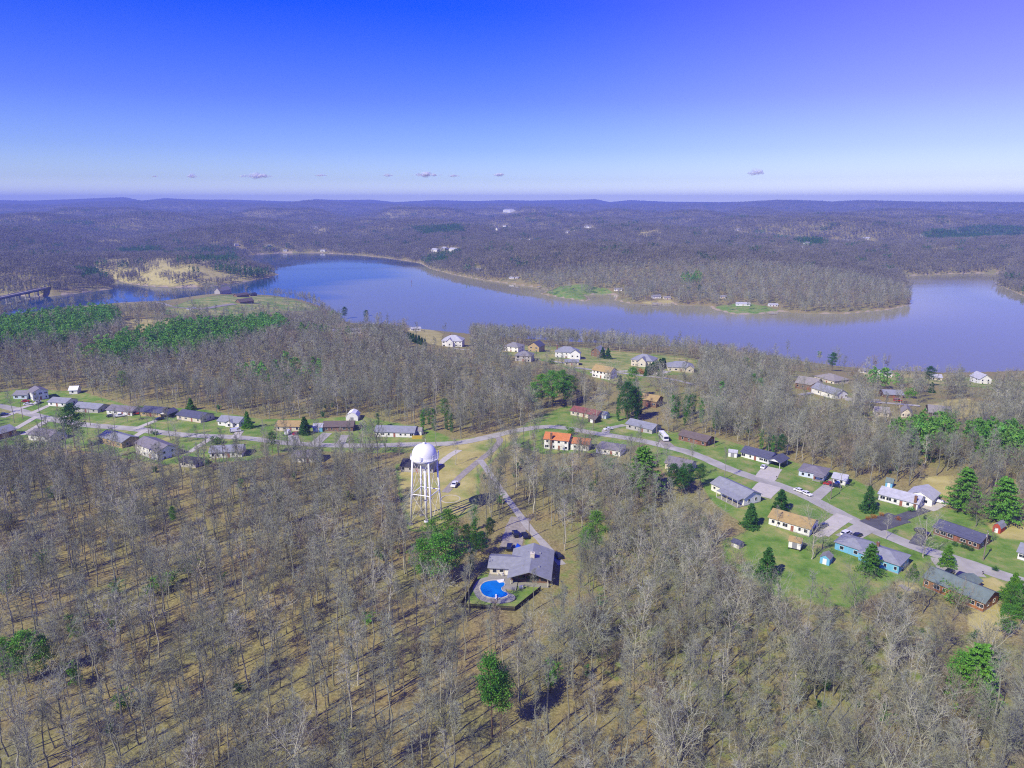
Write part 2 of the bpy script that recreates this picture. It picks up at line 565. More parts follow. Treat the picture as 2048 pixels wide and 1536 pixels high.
# ------------------------------------------------------------------ ground
def build_ground():
    th_f = np.radians(np.arange(-50, 50.001, 0.125))
    th_c = np.radians(np.concatenate([np.arange(54, 306, 6)]))
    th = np.concatenate([th_f, th_c])
    rr = np.concatenate([np.geomspace(40, 900, 300), np.geomspace(912, 13500, 190)])
    TH, RR = np.meshgrid(th, rr)
    X, Y = RR * np.sin(TH), RR * np.cos(TH)
    Z = H(X, Y)
    nr, nt = X.shape
    V = np.stack([X.ravel(), Y.ravel(), Z.ravel()], 1)
    V = np.vstack([V, [[0, 0, h1(0.0, 0.0)]]])
    idx = np.arange(nr * nt).reshape(nr, nt)
    a = idx[:-1, :]
    b = np.roll(idx, -1, 1)[:-1, :]
    c = np.roll(idx, -1, 1)[1:, :]
    d = idx[1:, :]
    Q = np.stack([a.ravel(), d.ravel(), c.ravel(), b.ravel()], 1)
    me = bpy.data.meshes.new('ground')
    cen = nr * nt
    tri = np.stack([np.full(nt, cen), idx[0], np.roll(idx[0], -1)], 1)
    nl = Q.size + tri.size
    me.vertices.add(len(V))
    me.vertices.foreach_set('co', V.ravel())
    me.loops.add(nl)
    me.loops.foreach_set('vertex_index', np.concatenate([Q.ravel(), tri.ravel()]))
    me.polygons.add(len(Q) + len(tri))
    ls = np.concatenate([np.arange(len(Q)) * 4, len(Q) * 4 + np.arange(len(tri)) * 3])
    me.polygons.foreach_set('loop_start', ls)
    me.polygons.foreach_set('use_smooth', np.ones(len(Q) + len(tri), bool))
    me.update(calc_edges=True)
    lawn = np.zeros(len(V))
    straw = np.zeros(len(V))
    x, y = V[:, 0], V[:, 1]
    for dct, arr in ((LAWN_W, lawn), (STRAW_W, straw)):
        for key, (poly, sh) in dct.items():
            p = np.array(poly)
            dd = float(np.hypot(p[:, 0], p[:, 1]).mean())
            soft = 1.2 + dd * 0.006
            m = (x > p[:, 0].min() - 3 * soft) & (x < p[:, 0].max() + 3 * soft) & (y > p[:, 1].min() - 3 * soft) & (y < p[:, 1].max() + 3 * soft)
            if not m.any():
                continue
            s = edge_dist(p, x[m], y[m])
            s = np.where(inside(p, x[m], y[m]), s, -s)
            w = sstep(-soft, soft, s)
            if key in ('wood_grass', 'glade_grass'):
                w = w * 0.42
            arr[m] = np.maximum(arr[m], w)
            if dct is LAWN_W and sh > 0:
                straw[m] = np.maximum(straw[m], w * sh)
    shore = np.zeros(len(V))
    D = np.hypot(x, y)
    m = (D > 500) & (D < 6000) & (V[:, 2] < LZ + 4)
    shore[m] = sstep(1.3, 0.5, V[m, 2] - LZ) * 0.8
    woods = sstep(6800, 8600, D)
    for nm, arr in (('lawn', lawn), ('straw', straw), ('shore', shore), ('woods', woods)):
        at = me.attributes.new(nm, 'FLOAT', 'POINT')
        at.data.foreach_set('value', arr.astype(np.float32))
    o = bpy.data.objects.new('ground', me)
    COL.objects.link(o)
    struct(o)
    m = bpy.data.materials.new('ground_cover')
    m.use_nodes = True
    n, l = m.node_tree.nodes, m.node_tree.links
    b = n['Principled BSDF']
    b.inputs['Roughness'].default_value = 0.95
    b.inputs['Specular IOR Level'].default_value = 0.1
    tc = n.new('ShaderNodeTexCoord')

    def noise(scale, det=6, rough=0.6):
        q = n.new('ShaderNodeTexNoise')
        q.inputs['Scale'].default_value = scale
        q.inputs['Detail'].default_value = det
        q.inputs['Roughness'].default_value = rough
        l.new(tc.outputs['Object'], q.inputs['Vector'])
        return q

    def ramp(src, stops):
        q = n.new('ShaderNodeValToRGB')
        els = q.color_ramp.elements
        els[0].position, els[0].color = stops[0][0], (*stops[0][1], 1)
        els[1].position, els[1].color = stops[-1][0], (*stops[-1][1], 1)
        for s in stops[1:-1]:
            ee = els.new(s[0])
            ee.color = (*s[1], 1)
        l.new(src, q.inputs[0])
        return q.outputs[0]

    def mix(f, c1, c2):
        q = n.new('ShaderNodeMix')
        q.data_type = 'RGBA'
        l.new(f, q.inputs[0])
        l.new(c1, q.inputs[6])
        l.new(c2, q.inputs[7])
        return q.outputs[2]

    def edge(attr, scale, amp):
        """attribute with its edge broken up by noise"""
        a_ = n.new('ShaderNodeAttribute')
        a_.attribute_name = attr
        nz = noise(scale, 5)
        ad = n.new('ShaderNodeMath')
        ad.operation = 'MULTIPLY_ADD'
        l.new(nz.outputs['Fac'], ad.inputs[0])
        ad.inputs[1].default_value = amp
        ad.inputs[2].default_value = -amp / 2
        s2 = n.new('ShaderNodeMath')
        s2.operation = 'ADD'
        l.new(a_.outputs['Fac'], s2.inputs[0])
        l.new(ad.outputs[0], s2.inputs[1])
        mr = n.new('ShaderNodeMapRange')
        mr.inputs['From Min'].default_value = 0.38
        mr.inputs['From Max'].default_value = 0.62
        l.new(s2.outputs[0], mr.inputs[0])
        return mr.outputs[0]

    big = noise(0.05, 6)
    fine = noise(1.3, 8, 0.75)
    litter_a = ramp(fine.outputs['Fac'], [(0.3, (0.12, 0.092, 0.045)), (0.5, (0.28, 0.225, 0.095)), (0.72, (0.46, 0.39, 0.18))])
    litter_b = ramp(fine.outputs['Fac'], [(0.3, (0.10, 0.095, 0.04)), (0.5, (0.235, 0.225, 0.085)), (0.72, (0.40, 0.375, 0.155))])
    bigf = ramp(big.outputs['Fac'], [(0.38, (0, 0, 0)), (0.62, (1, 1, 1))])
    litter = mix(bigf, litter_a, litter_b)
    lawn_n = noise(0.11, 10, 0.72)
    lawn_c = ramp(lawn_n.outputs['Fac'], [(0.28, (0.07, 0.13, 0.025)), (0.43, (0.13, 0.245, 0.04)), (0.53, (0.20, 0.28, 0.065)), (0.66, (0.34, 0.30, 0.12))])
    straw_c = ramp(lawn_n.outputs['Fac'], [(0.3, (0.26, 0.23, 0.08)), (0.5, (0.42, 0.37, 0.13)), (0.7, (0.52, 0.46, 0.19))])
    c = mix(edge('lawn', 0.25, 0.7), litter, lawn_c)
    c = mix(edge('straw', 0.06, 0.9), c, straw_c)
    wood_n = noise(0.004, 10, 0.75)
    wood_c = ramp(wood_n.outputs['Fac'], [(0.3, (0.035, 0.035, 0.03)), (0.55, (0.075, 0.066, 0.05)), (0.75, (0.11, 0.095, 0.07))])
    c = mix(edge('woods', 0.003, 0.3), c, wood_c)
    sh_c = ramp(fine.outputs['Fac'], [(0.3, (0.30, 0.23, 0.14)), (0.7, (0.48, 0.41, 0.28))])
    c = mix(edge('shore', 0.1, 0.2), c, sh_c)
    l.new(c, b.inputs['Base Color'])
    bp = n.new('ShaderNodeBump')
    bp.inputs['Strength'].default_value = 0.7
    bp.inputs['Distance'].default_value = 0.25
    l.new(fine.outputs['Fac'], bp.inputs['Height'])
    l.new(bp.outputs[0], b.inputs['Normal'])
    me.materials.append(m)
    return o

ground = build_ground()

# ------------------------------------------------------------------ lake
def build_water():
    x0, x1 = LAKE[:, 0].min() - 50, LAKE[:, 0].max() + 50
    y0, y1 = LAKE[:, 1].min() - 50, LAKE[:, 1].max() + 50
    mb = MB()
    NG = 160
    gx, gy = np.meshgrid(np.linspace(max(x0, -3000), min(x1, 3000), NG), np.linspace(y0, y1, NG))
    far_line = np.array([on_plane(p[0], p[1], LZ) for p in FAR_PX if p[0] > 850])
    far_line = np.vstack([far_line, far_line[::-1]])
    mud_reflection = np.exp(-(edge_dist(far_line, gx, gy) / 75.0) ** 1.5)  # olive reflection of the far bank, painted as silt into the water colour
    mb.add([(gx[i, j], gy[i, j], LZ) for i in range(NG) for j in range(NG)],
           [(i * NG + j, i * NG + j + 1, (i + 1) * NG + j + 1, (i + 1) * NG + j) for i in range(NG - 1) for j in range(NG - 1)])
    m = bpy.data.materials.new('lake_water')
    m.use_nodes = True
    n, l = m.node_tree.nodes, m.node_tree.links
    b = n['Principled BSDF']
    b.inputs['Roughness'].default_value = 0.03
    b.inputs['IOR'].default_value = 1.333
    b.inputs['Specular IOR Level'].default_value = 0.5
    tc = n.new('ShaderNodeTexCoord')
    mp = n.new('ShaderNodeMapping')
    mp.inputs['Rotation'].default_value = (0, 0, radians(-25))
    mp.inputs['Scale'].default_value = (0.0012, 0.006, 1)
    l.new(tc.outputs['Object'], mp.inputs['Vector'])
    nz = n.new('ShaderNodeTexNoise')
    nz.inputs['Scale'].default_value = 1.0
    nz.inputs['Detail'].default_value = 7
    l.new(mp.outputs[0], nz.inputs['Vector'])
    # clear water lies in the far left reach, silt in the main channel
    sx = n.new('ShaderNodeSeparateXYZ')
    l.new(tc.outputs['Object'], sx.inputs[0])
    lin = n.new('ShaderNodeMath')
    lin.operation = 'MULTIPLY_ADD'
    l.new(sx.outputs['X'], lin.inputs[0])
    lin.inputs[1].default_value = 1 / 420.0
    lin.inputs[2].default_value = 480 / 420.0      # 0 at x=-480 .. 1 at x=-60
    ly = n.new('ShaderNodeMath')
    ly.operation = 'MULTIPLY_ADD'
    l.new(sx.outputs['Y'], ly.inputs[0])
    ly.inputs[1].default_value = -1 / 2600.0
    ly.inputs[2].default_value = 1100 / 2600.0
    s = n.new('ShaderNodeMath')
    s.operation = 'ADD'
    l.new(lin.outputs[0], s.inputs[0])
    l.new(ly.outputs[0], s.inputs[1])
    s2 = n.new('ShaderNodeMath')
    s2.operation = 'MULTIPLY_ADD'
    l.new(nz.outputs['Fac'], s2.inputs[0])
    s2.inputs[1].default_value = 1.1
    l.new(s.outputs[0], s2.inputs[2])
    rp = n.new('ShaderNodeValToRGB')
    rp.color_ramp.elements[0].position = 0.80
    rp.color_ramp.elements[0].color = (0.006, 0.045, 0.12, 1)
    rp.color_ramp.elements[1].position = 1.0
    rp.color_ramp.elements[1].color = (0.185, 0.185, 0.12, 1)
    l.new(s2.outputs[0], rp.inputs[0])
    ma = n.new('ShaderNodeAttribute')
    ma.attribute_name = 'mud_reflection'
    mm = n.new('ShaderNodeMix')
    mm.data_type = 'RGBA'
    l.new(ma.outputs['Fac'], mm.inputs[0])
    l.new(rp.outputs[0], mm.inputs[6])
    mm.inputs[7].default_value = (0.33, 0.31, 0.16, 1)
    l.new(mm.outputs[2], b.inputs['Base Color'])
    rr = n.new('ShaderNodeMapRange')
    rr.inputs['From Min'].default_value = 0.4
    rr.inputs['From Max'].default_value = 0.65
    rr.inputs['To Min'].default_value = 0.02
    rr.inputs['To Max'].default_value = 0.14
    l.new(nz.outputs['Fac'], rr.inputs[0])
    l.new(rr.outputs[0], b.inputs['Roughness'])
    n3 = n.new('ShaderNodeTexNoise')
    n3.inputs['Scale'].default_value = 0.25
    n3.inputs['Detail'].default_value = 3
    l.new(tc.outputs['Object'], n3.inputs['Vector'])
    bp = n.new('ShaderNodeBump')
    bp.inputs['Strength'].default_value = 0.02
    bp.inputs['Distance'].default_value = 0.2
    l.new(n3.outputs['Fac'], bp.inputs['Height'])
    l.new(bp.outputs[0], b.inputs['Normal'])
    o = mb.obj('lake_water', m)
    at = o.data.attributes.new('mud_reflection', 'FLOAT', 'POINT')
    at.data.foreach_set('value', mud_reflection.ravel().astype(np.float32))
    struct(o)

build_water()

# ------------------------------------------------------------------ roads
ASPH = mat('worn_asphalt', (0.39, 0.375, 0.315), 0.9, 0.22, 0.12, 0.3, 8)
ASPH_DARK = mat('dark_asphalt', (0.10, 0.10, 0.105), 0.85, 0.2, 0.4, 0.3, 8)
DRIVE = mat('pale_concrete', (0.50, 0.47, 0.39), 0.9, 0.1, 0.5, 0.2, 5)
GRAVEL = mat('gravel', (0.30, 0.27, 0.23), 0.95, 0.25, 0.8, 0.5, 10)

def smooth_line(P, sub=6):
    P = [Vector((p[0], p[1], 0)) for p in P]
    out = []
    for i in range(len(P) - 1):
        p0, p1, p2, p3 = P[max(i - 1, 0)], P[i], P[i + 1], P[min(i + 2, len(P) - 1)]
        for k in range(sub):
            t = k / sub
            out.append(0.5 * ((2 * p1) + (p2 - p0) * t + (2 * p0 - 5 * p1 + 4 * p2 - p3) * t * t + (3 * p1 - p0 - 3 * p2 + p3) * t ** 3))
    out.append(P[-1])
    return out

ROAD_PTS = []          # (world line, half width) used to keep trees away

def ribbon(name, pxs, width, material, lift=0.07, sub=6, world_pts=None):
    P = world_pts if world_pts else [gp(*p) for p in pxs]
    S = smooth_line(P, sub)
    ROAD_PTS.append((np.array([(p.x, p.y) for p in S]), width / 2))
    mb = MB()
    nx = 5
    rows = []
    for i, p in enumerate(S):
        d = S[min(i + 1, len(S) - 1)] - S[max(i - 1, 0)]
        d.normalize()
        nrm = Vector((-d.y, d.x, 0))
        wob = width * (1 + 0.04 * sin(i * 1.7) + 0.03 * sin(i * 0.63))
        rows.append([p + nrm * ((k / (nx - 1) - 0.5) * wob) for k in range(nx)])
    xs = np.array([[q.x for q in r] for r in rows])
    ys = np.array([[q.y for q in r] for r in rows])
    zs = H(xs, ys) + lift
    vs = [(xs[i, k], ys[i, k], zs[i, k]) for i in range(len(rows)) for k in range(nx)]
    # skirt so that the sheet has an edge
    fs = [(i * nx + k, (i + 1) * nx + k, (i + 1) * nx + k + 1, i * nx + k + 1) for i in range(len(rows) - 1) for k in range(nx - 1)]
    mb.add(vs, [f[::-1] for f in fs])
    o = mb.obj(name, material)
    struct(o)
    return o

ribbon('road', [(-120, 795), (0, 812), (40, 822), (75, 832), (110, 840), (165, 849), (220, 854), (270, 858), (330, 866), (385, 871), (440, 873), (500, 877),
                (560, 885), (620, 889), (680, 891), (760, 891), (820, 889), (880, 888), (930, 884), (985, 872), (1030, 862), (1085, 854), (1130, 856),
                (1180, 865), (1240, 874), (1300, 885), (1340, 895), (1375, 904), (1412, 918), (1450, 935), (1500, 953), (1555, 970), (1605, 989), (1650, 1012),
                (1700, 1038), (1746, 1059), (1829, 1093), (1871, 1107), (1918, 1121), (2014, 1154), (2110, 1180)], 6.4, ASPH, 0.08)
ribbon('lane', [(985, 872), (1000, 880), (985, 900), (960, 920), (930, 945), (912, 962), (890, 985)], 3.4, GRAVEL, 0.06)
ribbon('lane', [(918, 900), (900, 911), (880, 926), (862, 938)], 3.6, DRIVE, 0.065)
ribbon('lane', [(960, 920), (985, 955), (1005, 985), (1030, 1018), (1060, 1058), (1085, 1085), (1105, 1108), (1124, 1130)], 2.8, mat('old_concrete', (0.38, 0.36, 0.32), .9, .15, .5), 0.07)
ribbon('parking_area', [(1042, 1035), (1030, 1062), (1022, 1095)], 7.5, GRAVEL, 0.05)
ribbon('lane', [(1085, 854), (1150, 858), (1205, 868), (1215, 858), (1250, 850)], 4.0, ASPH, 0.085)
# drives: (from, to), width, material
DRIVES = [((1530, 958), (1545, 935), 8, DRIVE), ((1540, 970), (1518, 992), 9, DRIVE), ((1625, 1000), (1660, 970), 4.5, ASPH), ((1665, 965), (1690, 962), 6, ASPH),
          ((1690, 1032), (1640, 1068), 6, DRIVE), ((1625, 1070), (1660, 1055), 5, DRIVE), ((1730, 1055), (1690, 1078), 7, ASPH), ((1740, 1052), (1800, 1035), 9, ASPH_DARK),
          ((1790, 1040), (1850, 1018), 4.5, ASPH_DARK), ((1846, 1016), (1880, 1000), 8, DRIVE), ((1830, 1090), (1850, 1062), 4, ASPH_DARK),
          ((1905, 1120), (1925, 1150), 13, ASPH), ((60, 828), (100, 810), 3.5, DRIVE), ((75, 832), (30, 858), 3.5, DRIVE), ((100, 838), (45, 870), 3.6, DRIVE),
          ((30, 820), (75, 806), 3.5, DRIVE), ((270, 858), (320, 838), 3.5, DRIVE), ((290, 861), (262, 878), 3.6, DRIVE), ((430, 872), (378, 905), 3.2, DRIVE),
          ((470, 876), (480, 862), 4, DRIVE), ((590, 887), (585, 868), 5, ASPH), ((630, 888), (655, 866), 5, ASPH), ((680, 890), (690, 870), 4, ASPH),
          ((1340, 895), (1325, 880), 5, GRAVEL), ((110, 840), (150, 828), 3.5, DRIVE), ((40, 821), (5, 835), 3.5, DRIVE), ((1180, 745), (1260, 742), 4, DRIVE),
          ((1310, 750), (1335, 742), 6, DRIVE), ((1100, 722), (1130, 726), 4, DRIVE), ((940, 700), (905, 697), 4, DRIVE), ((1690, 800), (1760, 800), 4, ASPH), ((1820, 1182), (1800, 1170), 2, GRAVEL)]
for a, b_, w, mt in DRIVES:
    ribbon('driveway', [a, b_], w, mt, 0.1 if mt is not ASPH_DARK else 0.11, sub=4)
ribbon('road', [(-150, 612), (0, 604), (100, 606), (180, 610), (240, 606), (300, 604), (340, 612)], 7, ASPH, 0.3)
ribbon('lane', [(340, 614), (400, 618), (440, 612), (470, 608)], 8, GRAVEL, 0.3)
ribbon('lane', [(1600, 790), (1640, 785), (1700, 798), (1760, 805), (1840, 812)], 4.5, ASPH, 0.15)
ribbon('lane', [(1150, 735), (1230, 745), (1290, 752), (1340, 758), (1390, 770)], 4.5, ASPH, 0.15)

# ------------------------------------------------------------------ water tower
def build_tower():
    c = gp(853, 1043.5)
    feet = [gp(822, 1050), gp(864, 1057), gp(883, 1038.5), gp(843, 1031.5)]
    rad = sum(((f - c).xy.length for f in feet)) / 4
    a0 = atan2(feet[1].y - c.y, feet[1].x - c.x)
    root = empty('water_tower', c, 0, 'tall white water tower on four legs with domed tank, in the woods', 'water tower')
    zb = z_at(c.x, c.y, 915) - c.z        # balcony level
    TR = 4.5
    prof = []
    for k in range(0, 15):
        t = k / 14 * pi / 2
        prof.append((TR * cos(t) ** 0.8 if k < 14 else 0.02, zb + 0.9 + 4.3 * sin(t)))
    prof = [(0.02, zb - 5.0), (0.47, zb - 4.9), (0.6, zb - 4.5), (1.1, zb - 3.5), (1.5, zb - 2.75), (2.3, zb - 2.35), (3.4, zb - 1.7), (4.4, zb - 0.85), (5.0, zb - 0.2), (TR, zb + 0.3)] + prof
    mb = MB()
    mb.lathe(prof, 48)
    mb.obj('tank', STEEL_WHITE, root, True)
    mb = MB()
    mb.lathe([(0.55, zb + 5.2), (0.6, zb + 5.55), (0.3, zb + 5.75), (0.02, zb + 5.8)], 16)
    mb.tube([(0.5, 0, zb + 5.4), (0.5, 0, zb + 6.9)], 0.05, 5)
    mb.obj('roof_vent', STEEL_WHITE, root, True)
    mb = MB()
    mb.tube([(0, 0, -0.5), (0, 0, zb - 3.9)], 0.48, 18)
    mb.lathe([(0.9, -0.5), (0.9, 0.4), (0.48, 0.45)], 20)
    mb.obj('riser_pipe', STEEL_WHITE, root, True)
    tops, foot = [], []
    for k in range(4):
        a = a0 + k * pi / 2
        f = Vector((cos(a) * rad, sin(a) * rad, 0))
        f.z = h1(c.x + f.x, c.y + f.y) - c.z
        t = Vector((cos(a) * (TR - 0.05), sin(a) * (TR - 0.05), zb + 0.3))
        tops.append(t)
        foot.append(f)
        mb = MB()
        mb.tube([f - Vector((0, 0, 0.3)), t], 0.33, 12)
        lg = mb.obj('leg', STEEL_WHITE, root, True)
        mb = MB()
        mb.box((f.x, f.y, f.z + 0.05), (1.5, 1.5, 0.7), a)
        mb.obj('footing', CONCRETE, lg)
    kz = 0.47
    lev = [foot[k].lerp(tops[k], kz) for k in range(4)]
    for k in range(4):
        mb = MB()
        mb.tube([lev[k], lev[(k + 1) % 4]], 0.17, 8)
        mb.obj('strut', STEEL_WHITE, root)
        for (p, q) in ((foot[k] + Vector((0, 0, .8)), lev[(k + 1) % 4]), (lev[k], foot[(k + 1) % 4] + Vector((0, 0, .8))),
                       (lev[k], tops[(k + 1) % 4] - Vector((0, 0, .8))), (tops[k] - Vector((0, 0, .8)), lev[(k + 1) % 4])):
            mb = MB()
            mb.tube([p, q], 0.05, 5)
            mb.obj('brace_rod', STEEL_WHITE, root)
    mb = MB()
    mb.lathe([(TR - 0.02, zb - 0.05), (TR + 0.65, zb - 0.05), (TR + 0.65, zb + 0.07), (TR - 0.02, zb + 0.07)], 48)
    bal = mb.obj('balcony', STEEL_WHITE, root)
    mb = MB()
    for zz in (0.55, 1.1):
        pts = [((TR + 0.6) * cos(t), (TR + 0.6) * sin(t), zb + zz) for t in np.linspace(0, 2 * pi, 41)]
        mb.tube(pts, 0.035, 4, cap=False)
    for t in np.linspace(0, 2 * pi, 24, endpoint=False):
        mb.tube([((TR + 0.6) * cos(t), (TR + 0.6) * sin(t), zb + 0.05), ((TR + 0.6) * cos(t), (TR + 0.6) * sin(t), zb + 1.1)], 0.035, 4)
    mb.obj('railing', STEEL_WHITE, bal)
    for t in (a0 + 0.35, a0 + 0.9, a0 + 1.5, a0 - 0.6):
        mb = MB()
        mb.box(((TR + 0.72) * cos(t), (TR + 0.72) * sin(t), zb + 1.1), (0.18, 0.45, 2.0), t)
        mb.obj('antenna_panel', STEEL_WHITE, bal)
    mb = MB()
    a = a0 + pi
    for s in (-0.2, 0.2):
        mb.tube([foot[2] + Vector((-sin(a) * s, cos(a) * s, 3)), tops[2] + Vector((-sin(a) * s, cos(a) * s, 0))], 0.04, 4)
    for k in range(1, 46):
        p = foot[2].lerp(tops[2], 0.1 + k * 0.0195)
        mb.tube([p + Vector((-sin(a) * .2, cos(a) * .2, 0)), p - Vector((-sin(a) * .2, cos(a) * .2, 0))], 0.025, 4)
    mb.obj('ladder', STEEL_WHITE, root)
    return c

TOWER_C = build_tower()
# concrete ring in the grass beside the tower
rc = gp(901, 998)
mb = MB()
mb.lathe([(3.6, -0.2), (3.6, 0.12), (3.95, 0.12), (3.95, -0.2)], 32)
tag(mb.obj('concrete_ring', DRIVE, loc=rc), 'low pale concrete ring in the grass beside the water tower', 'ring')

# ------------------------------------------------------------------ houses
ROOFC = {
    'slate': (0.25, 0.26, 0.285), 'navy': (0.09, 0.095, 0.14), 'grey': (0.23, 0.225, 0.225), 'brown': (0.145, 0.115, 0.10),
    'tan': (0.37, 0.27, 0.11), 'green': (0.15, 0.195, 0.175), 'orange': (0.52, 0.19, 0.065), 'red': (0.24, 0.085, 0.075),
    'pale': (0.42, 0.42, 0.44), 'dark': (0.045, 0.045, 0.06), 'purple': (0.20, 0.185, 0.20), 'white': (0.75, 0.75, 0.74), 'weather': (0.27, 0.25, 0.225)}
WALLC = {
    'white': (0.76, 0.75, 0.71), 'brick': (0.36, 0.16, 0.06), 'dbrick': (0.20, 0.10, 0.06), 'blue': (0.16, 0.42, 0.62), 'cream': (0.62, 0.56, 0.44),
    'grey': (0.42, 0.40, 0.38), 'brown': (0.20, 0.12, 0.08), 'paleblue': (0.55, 0.62, 0.72), 'red': (0.42, 0.07, 0.03), 'dark': (0.10, 0.08, 0.065), 'tan': (0.42, 0.31, 0.16)}

def roofm(k):
    return mat('roof_' + k, ROOFC[k], 0.9, 0.14, 0.7, 0.35, 6)

def wallm(k):
    return siding('wall_' + k, WALLC[k], brick='brick' in k)

def gable_walls(mb, L, W, h, rh, z0=-1.2, ridge='x', x0=0, y0=0):
    if ridge == 'x':
        vs = [(0, 0, z0), (L, 0, z0), (L, W, z0), (0, W, z0), (0, 0, h), (L, 0, h), (L, W, h), (0, W, h), (0, W / 2, h + rh), (L, W / 2, h + rh)]
        fs = [(0, 1, 5, 4), (1, 2, 6, 9, 5), (2, 3, 7, 6), (3, 0, 4, 8, 7), (4, 5, 9, 8), (6, 7, 8, 9), (0, 3, 2, 1)]
    else:
        vs = [(0, 0, z0), (L, 0, z0), (L, W, z0), (0, W, z0), (0, 0, h), (L, 0, h), (L, W, h), (0, W, h), (L / 2, 0, h + rh), (L / 2, W, h + rh)]
        fs = [(0, 1, 5, 8, 4), (1, 2, 6, 5), (2, 3, 7, 9, 6), (3, 0, 4, 7), (4, 8, 9, 7), (5, 6, 9, 8), (0, 3, 2, 1)]
    mb.add([(v[0] + x0, v[1] + y0, v[2]) for v in vs], fs)

def hip_walls(mb, L, W, h, z0=-1.2, x0=0, y0=0):
    mb.add([(v[0] + x0, v[1] + y0, v[2]) for v in [(0, 0, z0), (L, 0, z0), (L, W, z0), (0, W, z0), (0, 0, h), (L, 0, h), (L, W, h), (0, W, h)]],
           [(0, 1, 5, 4), (1, 2, 6, 5), (2, 3, 7, 6), (3, 0, 4, 7), (4, 5, 6, 7), (0, 3, 2, 1)])

def gable_roof(mb, L, W, h, rh, ov=0.5, th=0.16, ridge='x', x0=0, y0=0):
    sl = rh / ((W if ridge == 'x' else L) / 2)
    e = h - ov * sl + 0.03
    r = h + rh + 0.03
    if ridge == 'x':
        sec = [(-ov, e), (W / 2, r), (W + ov, e), (W + ov, e + th), (W / 2, r + th), (-ov, e + th)]
        vs = [(-ov, a, b) for a, b in sec] + [(L + ov, a, b) for a, b in sec]
    else:
        sec = [(-ov, e), (L / 2, r), (L + ov, e), (L + ov, e + th), (L / 2, r + th), (-ov, e + th)]
        vs = [(a, -ov, b) for a, b in sec] + [(a, W + ov, b) for a, b in sec]
    fs = [(0, 1, 4, 5), (1, 2, 3, 4), (6, 11, 10, 7), (7, 10, 9, 8), (0, 6, 7, 1), (1, 7, 8, 2), (2, 8, 9, 3), (3, 9, 10, 4), (4, 10, 11, 5), (5, 11, 6, 0)]
    mb.add([(v[0] + x0, v[1] + y0, v[2]) for v in vs], fs)

def hip_roof(mb, L, W, h, rh, ov=0.5, th=0.16, x0=0, y0=0):
    e = h + 0.02
    k = min(L, W) / 2
    if L >= W:
        a, b = (k, W / 2), (L - k, W / 2)
    else:
        a, b = (L / 2, k), (L / 2, W - k)
    vs = [(-ov, -ov, e), (L + ov, -ov, e), (L + ov, W + ov, e), (-ov, W + ov, e), (-ov, -ov, e + th), (L + ov, -ov, e + th), (L + ov, W + ov, e + th), (-ov, W + ov, e + th),
          (a[0], a[1], h + rh), (b[0], b[1], h + rh)]
    if L >= W:
        fs = [(4, 5, 9, 8), (5, 6, 9), (6, 7, 8, 9), (7, 4, 8)]
    else:
        fs = [(4, 5, 8), (5, 6, 9, 8), (6, 7, 9), (7, 4, 8, 9)]
    fs += [(0, 1, 5, 4), (1, 2, 6, 5), (2, 3, 7, 6), (3, 0, 4, 7), (0, 3, 2, 1)]
    mb.add([(v[0] + x0, v[1] + y0, v[2]) for v in vs], fs)

def window(parent, x, y, z, w, h, face='y-', frame=None):
    """a framed window standing proud of a wall; face = outward direction"""
    mb = MB()
    mp = MB()
    t = 0.06
    def B(m, cx, cz, sx, sz, d0, d1):
        if face in ('y-', 'y+'):
            s = -1 if face == 'y-' else 1
            m.box((x + cx, y + s * (d0 + d1) / 2, z + cz), (sx, abs(d1 - d0), sz))
        else:
            s = -1 if face == 'x-' else 1
            m.box((x + s * (d0 + d1) / 2, y + cx, z + cz), (abs(d1 - d0), sx, sz))
    B(mb, 0, h / 2 + t / 2, w + 2 * t, t, -0.02, 0.07)
    B(mb, 0, -h / 2 - t / 2, w + 2 * t + 0.1, t, -0.02, 0.11)
    B(mb, -w / 2 - t / 2, 0, t, h, -0.02, 0.07)
    B(mb, w / 2 + t / 2, 0, t, h, -0.02, 0.07)
    if w > 1.3:
        B(mb, 0, 0, 0.07, h, -0.02, 0.06)
    B(mp, 0, 0, w, h, -0.02, 0.03)
    f = mb.obj('window', frame or TRIM, parent)
    mp.obj('pane', GLASS, f)

def door(parent, x, y, z, w=1.0, h=2.1, face='y-', m=None):
    mb = MB()
    s = {'y-': (0, -1), 'y+': (0, 1), 'x-': (-1, 0), 'x+': (1, 0)}[face]
    if s[1]:
        mb.box((x, y + s[1] * 0.03, z + h / 2), (w, 0.1, h))
    else:
        mb.box((x + s[0] * 0.03, y, z + h / 2), (0.1, w, h))
    return mb.obj('door', m or mat('door_paint', (0.30, 0.12, 0.08), 0.5), parent)

def chimney(parent, x, y, z0, z1, s=(0.9, 0.7), m='dbrick'):
    mb = MB()
    mb.box((x, y, (z0 + z1) / 2), (s[0], s[1], z1 - z0))
    mb.box((x, y, z1 + 0.06), (s[0] + 0.16, s[1] + 0.16, 0.16))
    c = mb.obj('chimney', wallm(m), parent)
    mb = MB()
    mb.tube([(x, y, z1 + 0.1), (x, y, z1 + 0.5)], 0.14, 8)
    mb.obj('flue', mat('flue_metal', (0.3, 0.3, 0.3), 0.5), c)

VIS = []      # photo boxes that trees must not cover

